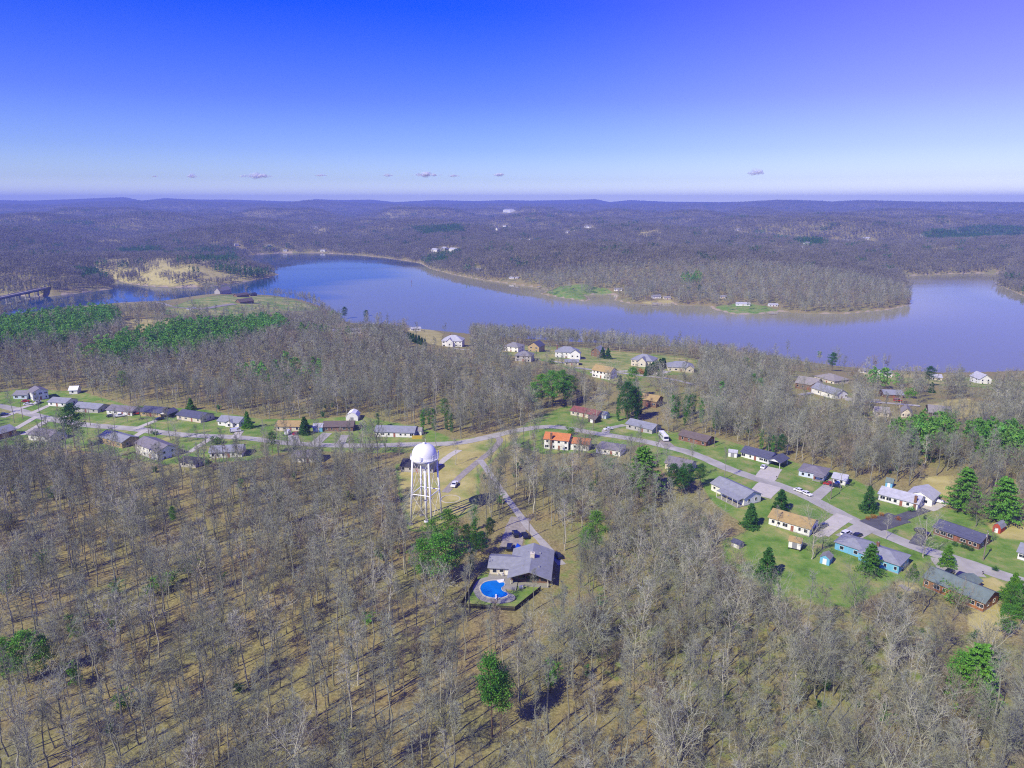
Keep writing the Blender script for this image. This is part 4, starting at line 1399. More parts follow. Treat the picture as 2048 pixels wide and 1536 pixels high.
yf = mat('yellow_fence', (0.52, 0.38, 0.05), .7, .1, 2)
fr = empty('fence', g0, 0, 'yellow board fence left of the water tower by the road', 'fence')
bm_ = MB(); bm_.box((0, 0, .9), (.38, .05, 1.8)); bme = bm_.mesh('board', yf)
for i in range(int((g1 - g0).length / .4)):
    link_mesh('board', bme, fr, (i * .4, 0, h1(g0.x + i * .4, g0.y) - g0.z), 0)

# ------------------------------------------------------------------ far houses over the lake
FARH = [(1472, 1500, 612, 'long white lake house with a porch on the grassy point', 'white', 'pale', 3.2), (1306, 1322, 597, 'white cottage beside the sandy cove slip', 'white', 'grey', 3.5),
        (1328, 1342, 599, 'tan cottage right of the white one by the cove', 'cream', 'weather', 3.0), (1228, 1244, 582, 'white house behind the green cove field', 'white', 'grey', 3.0),
        (948, 960, 543, 'dark lake house with trees behind, far shore', 'dark', 'slate', 4.0), (1018, 1027, 558, 'white boathouse left of the cove field', 'white', 'pale', 2.6),
        (1030, 1036, 558, 'small cream boathouse beside the white one', 'cream', 'pale', 2.4), (1440, 1452, 597, 'pale house among trees above the grassy point', 'cream', 'grey', 3.0),
        (1538, 1556, 613, 'long white shed at the shore right of the grassy point', 'white', 'pale', 2.6), (862, 874, 504, 'white apartment block left of a pair, far shore', 'white', 'pale', 6),
        (882, 890, 501, 'white apartment block middle of three, far shore', 'white', 'pale', 6), (898, 910, 503, 'white apartment block right of three, far shore', 'white', 'pale', 6),
        (1028, 1034, 484, 'far white house, left of the hillside row', 'white', 'grey', 5), (1042, 1048, 482, 'far white house in the middle of the hillside row', 'white', 'grey', 5),
        (1060, 1066, 482, 'far white house at the right of the hillside row', 'white', 'grey', 5), (1070, 1080, 490, 'far cream house below the hillside row', 'cream', 'grey', 5),
        (1083, 1091, 489, 'far white house right of the cream one', 'white', 'grey', 5), (1130, 1136, 467, 'far white house high on the middle hill', 'white', 'grey', 6),
        (1145, 1150, 462, 'far pale house just above it on the middle hill', 'cream', 'grey', 6), (1168, 1178, 456, 'far white house near a bare hillside clearing', 'white', 'grey', 6),
        (985, 992, 455, 'far pale house in the central village, left', 'cream', 'grey', 6), (996, 1003, 461, 'far white house in the central village, middle', 'white', 'grey', 6),
        (1006, 1012, 454, 'far white house in the central village, right', 'white', 'grey', 6), (625, 635, 457, 'far white house on the left clearing, upper', 'white', 'pale', 6),
        (602, 608, 464, 'far white house on the left clearing, lower', 'white', 'pale', 6), (640, 650, 503, 'pale house at the far left lake shore', 'white', 'grey', 4),
        (566, 574, 503, 'white house at the head of the blue reach', 'white', 'grey', 4), (430, 438, 494, 'cream house in the far left village', 'cream', 'grey', 4.5),
        (470, 478, 492, 'white house in the far left village', 'white', 'grey', 4.5), (536, 543, 494, 'grey house in the far left village', 'grey', 'slate', 4.5),
        (183, 190, 476, 'white farmhouse above the far left hay field', 'white', 'grey', 4), (160, 170, 513, 'small white house left of the pasture', 'white', 'grey', 4),
        (1608, 1620, 490, 'far white house on the right hill, lower left', 'white', 'grey', 5), (1664, 1676, 484, 'far white house on the right hill, middle', 'white', 'grey', 5),
        (1684, 1698, 484, 'far cream house on the right hill, middle', 'cream', 'grey', 5), (1724, 1738, 479, 'far white house on the right hill, upper right', 'white', 'pale', 5),
        (1640, 1655, 499, 'far long white shed on the right hill', 'white', 'pale', 4.5), (1602, 1608, 499, 'far small white house beside the long white shed', 'white', 'pale', 4.5),
        (1838, 1846, 474, 'far white house right of the right-hand hill village', 'white', 'pale', 6), (1915, 1920, 471, 'far narrow white house on the right skyline hill', 'white', 'pale', 9),
        (1405, 1415, 465, 'far white house on the centre right slope', 'white', 'grey', 6), (1470, 1478, 462, 'far cream house on the centre right slope', 'cream', 'grey', 6)]
for x0, x1, y, lab, wc, rc_, hh in FARH:
    house(lab, (x0, y), (x1, y), min(14, max(7, hh * 2.2)), hh, hh * 0.55, wc, rc_, wins=3, ends=False, vis=True)
house('large white far-off mill building on the distant ridge slope', (1006, 425), (1020, 425), 40, 18, 6, 'white', 'pale', wins=2, ends=False, name='mill', cat='mill')

# ------------------------------------------------------------------ bridge
def build_bridge():
    cm = mat('bridge_concrete', (0.36, 0.33, 0.27), .9, .12, .1)
    deck_z = LZ + 11.5
    p0 = Vector((*on_plane(100, 573, deck_z), deck_z))
    p1 = Vector((*on_plane(-140, 625, deck_z), deck_z))
    root = empty('bridge', (p0.x, p0.y, LZ), 0, 'concrete road bridge on piers crossing the inlet at the left edge', 'bridge')
    d = p1 - p0
    L = d.length
    d.normalize()
    rz = atan2(d.y, d.x)
    root.rotation_euler = (0, 0, rz)
    z = deck_z - LZ
    mb = MB(); mb.box((L / 2, 0, z - .6), (L, 9, 1.2)); mb.obj('deck', cm, root)
    mb = MB()
    for s in (-3, 0, 3):
        mb.box((L / 2, s, z - 2.0), (L, .7, 1.7))
    mb.obj('girder', mat('dark_girder', (.07, .075, .09), .7), root)
    for s in (-4.35, 4.35):
        mb = MB(); mb.box((L / 2, s, z + .45), (L, .3, .9)); mb.obj('parapet', cm, root)
    k = 0
    x = 18
    while x < L - 5:
        mb = MB()
        for s in (-2.8, 2.8):
            mb.box((x, s, (z - 2.8) / 2 - 2.5), (1.6, 1.6, z + 2.2), 0, taper=.8)
        mb.box((x, 0, z - 3.4), (1.8, 8.6, 1.2))
        mb.box((x, 0, -.3), (3, 8.5, 1.6))
        mb.obj('pier', cm, root)
        x += 26
    mb = MB()
    mb.box((-2, 0, z / 2 - 1.6), (9, 11, z), taper=.85)
    mb.obj('abutment', cm, root)

build_bridge()

# docks and channel marker
def dock(px, py, L, lab, rz=0.0, roof=False):
    x, y = on_plane(px, py, LZ)
    r = empty('dock', (x, y, LZ), rz, lab, 'dock')
    mb = MB(); mb.box((0, 0, .6), (L, 3, .25)); mb.obj('deck', mat('dock_boards', (.36, .31, .24), .9, .2, .5), r)
    for sx in (-1, 1):
        for sy in (-1.3, 1.3):
            mb = MB(); mb.tube([(sx * (L / 2 - .3), sy, -3), (sx * (L / 2 - .3), sy, 3.2 if roof else 1.3)], .15, 6); mb.obj('pile', mat('pile_wood', (.14, .10, .07), .9), r)
    if roof:
        mr = MB(); gable_roof(mr, L, 4, 3.1, 1.0, .4, .12, x0=-L / 2, y0=-2); mr.obj('roof', roofm('weather'), r)

dock(1310, 611, 9, 'dark roofed boat dock by the sandy cove slip', 0.1, True)
dock(1288, 611, 8, 'low boat dock left of the roofed one', 0.1)
dock(1078, 577, 6, 'small dock at the left end of the cove field', 0.4, True)
dock(1992, 569, 9, 'boat dock off the right-hand point', 0.3, True)
dock(1218, 590, 7, 'small pale dock inside the cove', 0.2)
dock(795, 519, 10, 'dock on the far shore at the head of the channel', 0.5, True)
dock(1545, 629, 10, 'low dock right of the grassy point', 0.0)
x, y = on_plane(823, 567, LZ)
mk = empty('channel_marker', (x, y, LZ), 0, 'lone channel marker post standing in the muddy water', 'marker')
mb = MB(); mb.tube([(0, 0, -3), (0, 0, 5)], .25, 6); mb.obj('post', mat('pile_wood', (.14, .10, .07), .9), mk)
mb = MB(); mb.box((0, 0, 4.6), (1.3, .1, 1.3), 0.3); mb.obj('sign_board', mat('marker_red', (.4, .05, .04), .6), mk)

# ------------------------------------------------------------------ vehicles
CARC = {'white': (.78, .78, .78), 'black': (.012, .013, .018), 'red': (.42, .03, .015), 'blue': (.02, .06, .35), 'navy': (.02, .03, .09), 'silver': (.4, .41, .42)}
TYRE = mat('tyre', (.02, .02, .02), .9)
RIM = mat('rim', (.4, .4, .42), .35, metal=.8)
CAR_ME = {}

def car_meshes(kind):
    if kind in CAR_ME:
        return CAR_ME[kind]
    if kind == 'sedan':
        L, Wd, prof = 4.6, 1.8, [(-2.3, .35), (2.3, .35), (2.3, .72), (2.15, .88), (1.0, .95), (.35, 1.42), (-1.0, 1.45), (-1.65, 1.0), (-2.2, .95), (-2.3, .75)]
        glass = [(.95, .97), (.36, 1.38), (-.98, 1.41), (-1.55, 1.0)]
    elif kind == 'suv':
        L, Wd, prof = 4.7, 1.9, [(-2.35, .4), (2.35, .4), (2.35, .85), (2.2, 1.02), (1.15, 1.1), (.55, 1.72), (-2.0, 1.74), (-2.3, 1.1), (-2.35, .8)]
        glass = [(1.08, 1.12), (.56, 1.66), (-1.95, 1.68), (-2.2, 1.14)]
    elif kind == 'pickup':
        L, Wd, prof = 5.6, 2.0, [(-2.8, .5), (2.8, .5), (2.8, 1.0), (2.65, 1.15), (1.5, 1.2), (1.0, 1.85), (-.5, 1.87), (-.7, 1.2), (-2.8, 1.15)]
        glass = [(1.44, 1.22), (1.0, 1.78), (-.46, 1.8), (-.62, 1.22)]
    else:   # van
        L, Wd, prof = 5.4, 2.0, [(-2.7, .4), (2.7, .4), (2.7, .95), (2.3, 1.2), (1.7, 2.1), (-2.6, 2.15), (-2.7, .9)]
        glass = [(2.26, 1.25), (1.72, 2.0), (.6, 2.0), (.6, 1.25)]
    n = len(prof)
    w = Wd / 2
    mb = MB()
    def half(z):
        return w if z < 1.0 else w * (1 - .16 * min(1, (z - 1.0) / .7))
    vs = [(x, -half(z), z) for x, z in prof] + [(x, half(z), z) for x, z in prof]
    mb.add(vs, [tuple(range(n)), tuple(reversed(range(n, 2 * n)))] + [(i, n + i, n + (i + 1) % n, (i + 1) % n) for i in range(n)])
    gl = MB()
    g = glass
    for s in (-1, 1):
        vv = [(x, s * (half(z) + .012), z) for x, z in g]
        gl.add(vv, [(0, 1, 2, 3) if s < 0 else (3, 2, 1, 0)])
    off = .015
    ww = w * .82
    gl.add([(g[0][0] + off + .06, -ww, g[0][1] + .02), (g[0][0] + off + .06, ww, g[0][1] + .02), (g[1][0] + off + .06, ww * .95, g[1][1]), (g[1][0] + off + .06, -ww * .95, g[1][1])], [(0, 1, 2, 3)])
    gl.add([(g[3][0] - .14, -ww, g[3][1]), (g[3][0] - .14, ww, g[3][1]), (g[2][0] - .1, ww * .95, g[2][1]), (g[2][0] - .1, -ww * .95, g[2][1])], [(3, 2, 1, 0)])
    wh = MB()
    wh.tube([(0, -.12, 0), (0, .12, 0)], .34, 14)
    rm = MB()
    rm.tube([(0, -.135, 0), (0, .135, 0)], .2, 10)
    hl = MB()
    hl.box((0, 0, 0), (.06, .35, .16))
    CAR_ME[kind] = (mb.v, mb.f, gl.mesh('window', GLASS), wh.mesh('tyre', TYRE), rm.mesh('rim', RIM), hl.mesh('headlight', mat('headlight', (.7, .7, .65), .2)), L, Wd, {})
    return CAR_ME[kind]

def car(px, py, ang, color, kind, label, toward=None):
    v, f, gl, wh, rm, hl, L, Wd, cache = car_meshes(kind)
    g = gp(px, py)
    if toward:
        t = gp(*toward)
        rz = atan2(t.y - g.y, t.x - g.x)
    else:
        rz = radians(ang)
    r = empty({'pickup': 'pickup_truck', 'van': 'van'}.get(kind, 'car'), (g.x, g.y, g.z + .12), rz, label, {'pickup': 'truck', 'van': 'van'}.get(kind, 'car'))
    if color not in cache:
        m = MB(); m.v, m.f, m.mi = v, f, [0] * len(f)
        cache[color] = m.mesh('body', mat('car_' + color, CARC[color], .25, spec=.5, coat=.6))
    bo = link_mesh('body', cache[color], r)
    bv = bo.modifiers.new('bevel', 'BEVEL'); bv.width = .07; bv.segments = 2; bv.limit_method = 'ANGLE'
    link_mesh('window', gl, r)
    for sx in (-1, 1):
        for sy in (-1, 1):
            w_ = link_mesh('wheel', wh, r, (sx * L * .3, sy * (Wd / 2 - .1), .34))
            link_mesh('rim', rm, w_)
    for sy in (-1, 1):
        link_mesh('headlight', hl, r, (L / 2 - .02, sy * Wd * .33, .72 if kind == 'sedan' else .85))
    VIS.append((px - 8, py - 8, px + 8, py + 4))

car(909, 972, -100, 'white', 'pickup', 'white pickup truck parked on the gravel lane by the water tower')
car(1031, 1071, 100, 'black', 'suv', 'black vehicle at the back of the shaded parking, left of another')
car(1050, 1074, 100, 'black', 'sedan', 'dark car on the grass edge, right of the shaded parking')
car(1019, 1098, 85, 'black', 'suv', 'dark vehicle nearest the left wing in the shaded parking')
car(1115, 1114, 0, 'black', 'sedan', 'black car on the concrete drive right of the grey-roofed house', (1103, 1102))
car(1216, 860, 200, 'white', 'sedan', 'white car at the bend in front of the slate-roofed house')
car(1527, 936, 0, 'white', 'sedan', 'white car on the drive in front of the navy-roofed carport', (1535, 928))
car(1599, 984, 0, 'white', 'sedan', 'white car on the street, left of a pair of parked white cars', (1612, 989))
car(1613, 990, 0, 'white', 'sedan', 'white car on the street, right of a pair of parked white cars', (1626, 996))
car(1657, 970, 160, 'red', 'sedan', 'red car in the side drive beside the low hip-roofed house')
car(1670, 974, 160, 'navy', 'sedan', 'dark car parked right behind the red car')
car(1898, 1149, 0, 'black', 'suv', 'black vehicle behind the orange brick house, left of two', (1905, 1143))
car(1921, 1155, 0, 'black', 'suv', 'black vehicle behind the orange brick house, right of two', (1928, 1149))
car(1692, 1070, 0, 'white', 'suv', 'white vehicle beside the wing of the blue house', (1700, 1066))
car(1714, 1074, 0, 'black', 'sedan', 'black car beside the wing of the blue house', (1724, 1069))
car(1844, 1068, 110, 'black', 'pickup', 'dark truck under the big bare street tree')
car(1628, 1064, 0, 'black', 'suv', 'dark vehicle at the end of the tan-roofed house', (1640, 1058))
car(1646, 1054, 0, 'navy', 'sedan', 'dark blue car on the drive of the tan-roofed house', (1660, 1046))
car(471, 864, 30, 'white', 'van', 'white van on the road beside the small white house')
car(268, 830, 20, 'red', 'pickup', 'red truck beside the pale house on the left street')
car(222, 834, 10, 'black', 'sedan', 'black car left of the white truck on the left street')
car(239, 834, 20, 'white', 'pickup', 'white truck between the black car and the red truck')
car(52, 804, 10, 'red', 'sedan', 'red car in the upper left street yards')
car(56, 810, 15, 'white', 'sedan', 'white car in front of the tall dark-sided house')
car(76, 807, 100, 'white', 'pickup', 'white and blue truck beside the tall dark-sided house')
car(8, 831, 20, 'navy', 'sedan', 'dark car at the left edge of the picture')
car(320, 840, 40, 'navy', 'sedan', 'dark blue car in front of the left street carport')
car(576, 868, 90, 'white', 'van', 'white van in front of the tan-roofed house')
car(591, 869, 90, 'red', 'sedan', 'small red car beside the white van')
car(1268, 743, 10, 'white', 'suv', 'white vehicle on the lakeside drive by the orange shrub')
car(1690, 764, 10, 'white', 'sedan', 'white car beside the cream hip-roofed house')
car(1795, 803, 0, 'red', 'suv', 'red vehicle in the lot by the slate roof, upper right')
car(378, 620, 10, 'white', 'suv', 'white vehicle in the field car park, left')
car(388, 617, 10, 'white', 'suv', 'white vehicle in the field car park, right')

# motorhome
def motorhome():
    g = gp(1327, 879)
    t = gp(1334, 886)
    r = empty('motorhome', (g.x, g.y, g.z + .1), atan2(t.y - g.y, t.x - g.x), 'large white motorhome parked between two brown and slate ranch houses', 'motorhome')
    mb = MB()
    prof = [(-4.6, .5), (4.3, .5), (4.6, .9), (4.5, 1.6), (4.1, 3.0), (3.7, 3.2), (-4.5, 3.2), (-4.6, 3.0)]
    n = len(prof)
    mb.add([(x, -1.25, z) for x, z in prof] + [(x, 1.25, z) for x, z in prof], [tuple(range(n)), tuple(reversed(range(n, 2 * n)))] + [(i, n + i, n + (i + 1) % n, (i + 1) % n) for i in range(n)])
    o = mb.obj('body', mat('car_white', CARC['white'], .25), r)
    bv = o.modifiers.new('bevel', 'BEVEL'); bv.width = .1; bv.segments = 2; bv.limit_method = 'ANGLE'
    for x in (-3.2, -1.2, 1.0, 2.8):
        for s in (-1, 1):
            mb = MB(); mb.box((x, s * 1.26, 2.2), (1.2, .04, .7)); mb.obj('window', GLASS, r)
    mb = MB(); mb.add([(4.53, -1.1, 1.7), (4.53, 1.1, 1.7), (4.2, 1.1, 2.8), (4.2, -1.1, 2.8)], [(0, 1, 2, 3)]); mb.obj('windscreen', GLASS, r)
    for x in (-3, -2, 1.5):
        mb = MB(); mb.box((x, 0, 3.35), (.9, .8, .3)); mb.obj('roof_unit', TRIM, r)
    for x in (-2.6, 3.0):
        for s in (-1, 1):
            mb = MB(); mb.tube([(x, s * 1.05, .42), (x, s * 1.28, .42)], .42, 12); mb.obj('wheel', TYRE, r)
    VIS.append((1312, 860, 1340, 884))

motorhome()

def tarp_boat(px, py, rz, col, lab, L=6.0, Wd=2.2, Hh=1.5):
    g = gp(px, py)
    r = empty('covered_boat', (g.x, g.y, g.z), rz, lab, 'boat')
    tm = mat('tarp_' + col, {'blue': (.01, .07, .52), 'white': (.7, .7, .68)}[col], .6, .15, 1.5)
    mb = MB()
    n = 9
    for i in range(n):
        u = i / (n - 1)
        w = Wd / 2 * (1 - max(0, (u - .55) / .45) ** 2 * .92)
        hh = Hh * (.8 + .2 * sin(pi * u)) + .06 * (i % 2)
        x = (u - .5) * L
        o = len(mb.v)
        mb.v += [(x, -w, .55), (x, -w, .95), (x, -w * .5, hh * .92), (x, 0, hh), (x, w * .5, hh * .92), (x, w, .95), (x, w, .55)]
        if i:
            for k in range(6):
                mb.f.append((o - 7 + k, o - 6 + k, o + 1 + k, o + k)); mb.mi.append(0)
    mb.f.append(tuple(range(7))); mb.mi.append(0)
    mb.f.append(tuple(reversed(range((n - 1) * 7, n * 7)))); mb.mi.append(0)
    mb.obj('cover', tm, r, True)
    mb = MB(); mb.box((0, 0, .45), (L * .8, .9, .14)); mb.box((L * .55, 0, .45), (L * .3, .12, .1)); mb.obj('trailer_frame', mat('dark_girder', (.07, .075, .09), .7), r)
    for s in (-1, 1):
        mb = MB(); mb.tube([(-.6, s * .85, .32), (-.6, s * 1.05, .32)], .32, 10); mb.obj('wheel', TYRE, r)

tarp_boat(1038, 1101, 1.75, 'blue', 'boat under a bright blue cover behind the grey-roofed house')
tarp_boat(1680, 967, 0.5, 'blue', 'boat under a blue tarpaulin beside the small white garage', 4.5, 2.0, 1.8)
tarp_boat(1860, 1002, 2.6, 'white', 'long pale covered trailer on the concrete by the yellow grass', 9.0, 2.6, 1.4)

# ------------------------------------------------------------------ poles and wires
POLES = []
def pole(px, py, h, lab, rz=0.0, transformer=False):
    g = gp(px, py)
    r = empty('utility_pole', g, rz, lab, 'utility pole')
    wm = mat('pole_wood', (.23, .19, .15), .9, .2, 1)
    mb = MB(); mb.tube([(0, 0, -.8), (0, 0, h)], [.19, .13], 8); mb.obj('post', wm, r)
    mb = MB(); mb.box((0, 0, h - .6), (2.3, .12, .14)); ca = mb.obj('crossarm', wm, r)
    for x in (-1.0, 1.0):
        mb = MB(); mb.tube([(x, 0, h - .52), (x, 0, h - .3)], .06, 6); mb.obj('insulator', TRIM, ca)
    if transformer:
        mb = MB(); mb.tube([(.35, 0, h - 2.2), (.35, 0, h - 1.2)], .25, 10); mb.obj('transformer', mat('grill_metal', (0.5, 0.5, 0.5), .4), r)
    POLES.append((g, rz, h))

pole(1966, 1121, 10.5, 'tall utility pole before the brown brick ranch house', 1.1, True)
pole(1661, 998, 8.5, 'utility pole by the street near the red car', 1.1)
pole(1428, 893, 8.5, 'utility pole right of the brown-roofed ranch house', 1.0, True)
pole(1186, 860, 9, 'utility pole at the bend beside the dull red roof', .6)
pole(1313, 868, 9, 'utility pole left of the parked motorhome', .9)
pole(46, 838, 10, 'utility pole on the upper left street', .2)
pole(181, 851, 10, 'utility pole on the left street beside the leaning pine', .2)
pole(298, 872, 10, 'utility pole on the left street beside the tan brick house', .2)
pole(1058, 1076, 9, 'utility pole beside the concrete drive to the pool house', .4)
def wire(i, j, side, lab):
    (a, ra, ha), (b, rb, hb) = POLES[i], POLES[j]
    p = a + Vector((cos(ra) * side, sin(ra) * side, ha - .3))
    q = b + Vector((cos(rb) * side, sin(rb) * side, hb - .3))
    pts = []
    for k in range(13):
        t = k / 12
        s = p.lerp(q, t)
        s.z -= 4 * t * (1 - t) * (q - p).length * .02
        pts.append(s)
    mb = MB(); mb.tube(pts, .03, 4)
    tag(mb.obj('overhead_wire', mat('wire', (.06, .06, .06), .6)), lab, 'wire')
for i, j, nm in ((3, 4, 'from the bend to the motorhome'), (4, 2, 'from the motorhome to the brown-roofed ranch'), (2, 1, 'along the upper half of the right street'), (1, 0, 'along the lower half of the right street'), (5, 6, 'at the upper end of the left street'), (6, 7, 'past the leaning pine on the left street')):
    for sd_, w_ in ((-1.0, 'left-hand'), (1.0, 'right-hand')):
        wire(i, j, sd_, 'thin %s overhead wire %s' % (w_, nm))

# small yard things
for i, (px, py, lab) in enumerate([(1553, 958, 'mailbox by the drive of the navy-roofed carport house'), (1965, 1150, 'dark mailbox on the street before the orange brick house'), (450, 868, 'mailbox on the left street before the small white house')]):
    g = gp(px, py)
    r = empty('mailbox', g, .5, lab, 'mailbox')
    mb = MB(); mb.box((0, 0, .45), (.1, .1, 1.1)); mb.obj('post', mat('pole_wood', (.23, .19, .15), .9), r)
    mb = MB(); mb.box((0, 0, 1.1), (.22, .5, .2)); mb.tube([(0, -.25, 1.2), (0, .25, 1.2)], .11, 8); mb.obj('box', mat('dark_fence', (.05, .05, .05)), r)
# ------------------------------------------------------------------ tree meshes
class TB(MB):
    def tri(self, p, q, w, mi=0):
        """thin tapering twig from p to q"""
        d = q - p
        s = d.cross(Vector((R.uniform(-1, 1), R.uniform(-1, 1), R.uniform(-1, 1))))
        if s.length < 1e-5:
            s = Vector((1, 0, 0))
        s.normalize()
        s *= w / 2
        o = len(self.v)
        self.v += [tuple(p - s), tuple(p + s), tuple(q)]
        self.f.append((o, o + 1, o + 2))
        self.mi.append(mi)

    def quad(self, p, q, w0, w1, mi=0):
        d = q - p
        s = d.cross(Vector((R.uniform(-1, 1), R.uniform(-1, 1), R.uniform(-1, 1))))
        if s.length < 1e-5:
            s = Vector((1, 0, 0))
        s.normalize()
        o = len(self.v)
        self.v += [tuple(p - s * w0 / 2), tuple(p + s * w0 / 2), tuple(q + s * w1 / 2), tuple(q - s * w1 / 2)]
        self.f.append((o, o + 1, o + 2, o + 3))
        self.mi.append(mi)

    def leaf(self, p, s, mi=0):
        a = Vector((R.gauss(0, 1), R.gauss(0, 1), R.gauss(0, 1))).normalized()
        b = a.orthogonal().normalized()
        c = a.cross(b)
        t = R.uniform(0, 6.28)
        u = (b * cos(t) + c * sin(t)) * s
        v = (c * cos(t) - b * sin(t)) * s * 0.55
        o = len(self.v)
        self.v += [tuple(p - u), tuple(p + v), tuple(p + u), tuple(p - v)]
        self.f.append((o, o + 1, o + 2, o + 3))
        self.mi.append(mi)

def rv(d, spread, up=0.0):
    v = d + Vector((R.gauss(0, spread), R.gauss(0, spread), R.gauss(0, spread) + up))
    return v.normalized()

def bare_tree(seed, Ht, spread, clear, form, nb=14, lod=0):
    """returns (trunk, crown) builders. form: 'tall' keeps a leader, 'fork' splits into limbs"""
    R.seed(seed)
    T, C = TB(), TB()
    r0 = Ht * 0.0098
    k = 7
    top = Ht * (0.93 if form == 'tall' else 0.45)
    pts, rad = [], []
    x = y = 0.0
    for i in range(k + 1):
        t = i / k
        pts.append(Vector((x, y, -0.6 + (top + 0.6) * t)))
        rad.append(r0 * (1 - t * (0.86 if form == 'tall' else 0.45)) + 0.03)
        x += R.gauss(0, 0.012) * Ht
        y += R.gauss(0, 0.012) * Ht
    if lod == 0:
        T.tube(pts, rad, 6)
    else:
        T.quad(pts[0], pts[4], r0 * 2.2, r0 * 1.5)
        T.quad(pts[4], pts[-1], r0 * 1.6, r0 * .5)
    limbs = []
    if form == 'tall':
        for i in range(nb):
            t = clear + (1 - clear) * (i + R.random()) / nb
            f = t * k * 0.999
            p = pts[int(f)].lerp(pts[int(f) + 1], f % 1)
            a = i * 2.4 + R.uniform(-.5, .5)
            ln = Ht * spread * (1.15 - 0.75 * (t - clear) / (1 - clear)) * R.uniform(.7, 1.2)
            d = Vector((cos(a), sin(a), 0.55 + 0.7 * t)).normalized()
            limbs.append((p, d, ln, r0 * (1 - t * .85) * .55 + .015))
    else:
        nl = max(3, nb // 3)
        for i in range(nl):
            a = i * 2 * pi / nl + R.uniform(-.4, .4)
            d = Vector((cos(a) * .55, sin(a) * .55, 1.0)).normalized()
            limbs.append((pts[-1], d, Ht * .55 * R.uniform(.8, 1.05), r0 * .5))
        for i in range(nb - nl):
            t = clear + (1 - clear) * R.random()
            f = t * k * 0.999
            p = pts[int(f)].lerp(pts[int(f) + 1], f % 1)
            a = R.uniform(0, 6.28)
            d = Vector((cos(a), sin(a), .6)).normalized()
            limbs.append((p, d, Ht * spread * R.uniform(.8, 1.4), r0 * .35))
    for (p, d, ln, r) in limbs:
        q = [p]
        dd = d
        for s in range(4):
            dd = rv(dd, .13, .10)
            q.append(q[-1] + dd * (ln / 4))
        if lod == 0:
            T.tube(q, [r, r * .8, r * .6, r * .4, r * .15], 4, cap=False)
        else:
            for s in (0, 2):
                T.quad(q[s], q[s + 2], r * (2.4 - s * .4), r * (1.6 - s * .6))
        ns = 6 if lod == 0 else 4
        if form != 'tall':
            ns += 3 if lod == 0 else 1
        for j in range(ns):
            t = .22 + .78 * (j + R.random()) / ns
            f = min(t * 4, 3.999)
            p2 = q[int(f)].lerp(q[int(f) + 1], f % 1)
            d2 = rv((q[int(f) + 1] - q[int(f)]).normalized(), .55, .18)
            l2 = ln * (.52 - .25 * t) * R.uniform(.7, 1.25) + .4
            m2 = p2 + d2 * l2 * .5
            e2 = m2 + rv(d2, .22, .15) * l2 * .5
            w2 = max(r * .55, .035)
            if lod == 0:
                C.quad(p2, m2, w2 * 1.5, w2 * 1.0)
                C.quad(m2, e2, w2 * 1.0, w2 * .4)
            else:
                C.tri(p2, e2, .16)
            n3 = 4 if lod == 0 else 0
            for _ in range(n3):
                t3 = R.uniform(.15, 1)
                p3 = p2.lerp(m2, t3 * 2) if t3 < .5 else m2.lerp(e2, t3 * 2 - 1)
                d3 = rv(d2, .6, .15)
                l3 = l2 * R.uniform(.35, .65) + .25
                e3 = p3 + d3 * l3
                C.quad(p3, e3, .046, .02)
                for _ in range(3):
                    p4 = p3.lerp(e3, R.uniform(.2, 1))
                    C.tri(p4, p4 + rv(d3, .6, .1) * (l3 * R.uniform(.35, .7) + .2), .034)
            if lod == 1:
                for _ in range(7):
                    p3 = p2.lerp(e2, R.uniform(.2, 1))
                    C.tri(p3, p3 + rv(d2, .65, .15) * (l2 * R.uniform(.4, .8) + .4), .10)
    return T, C

def blob(b, c, r, n, s, mi=0, flat=.7):
    for _ in range(n):
        v = Vector((R.gauss(0, 1), R.gauss(0, 1), R.gauss(0, 1)))
        v.normalize()
        v *= r * R.random() ** .45
        v.z *= flat
        b.leaf(c + v, s * R.uniform(.6, 1.3), mi)

def pine(seed, Ht, clear=.45, rad=.17, lod=0):
    R.seed(seed)
    T, C = TB(), TB()
    r0 = Ht * .012
    lean = Vector((R.gauss(0, .02), R.gauss(0, .02), 1))
    tr = [lean * (Ht * .97 * i / 6) + Vector((R.gauss(0, .08), R.gauss(0, .08), -.5 if i == 0 else 0)) for i in range(7)]
    T.tube(tr, [r0 * (1 - .85 * i / 6) for i in range(7)], 6 if lod == 0 else 3)
    n = 46 if lod == 0 else 14
    for i in range(n):
        t = clear + (1 - clear) * ((i + R.random()) / n)
        u = (t - clear) / (1 - clear)
        ln = Ht * rad * (sin(pi * (.18 + .8 * u)) * 1.05) * R.uniform(.55, 1.2) + .25
        a = i * 2.4 + R.uniform(-.6, .6)
        p = lean * (Ht * t)
        e = p + Vector((cos(a) * ln, sin(a) * ln, ln * R.uniform(-.05, .45)))
        if lod == 0:
            T.quad(p, e, .12, .04)
            for f in (.55, .8, 1.0):
                blob(C, p.lerp(e, f) + Vector((R.gauss(0, .25), R.gauss(0, .25), R.gauss(0, .15))), .85 + .03 * Ht, 30, .215, 0, .55)
        else:
            blob(C, p.lerp(e, .8), 1.35, 14, .6, 0, .6)
    blob(C, lean * (Ht * .97), .8, 20 if lod == 0 else 6, .3 if lod == 0 else .6)
    return T, C

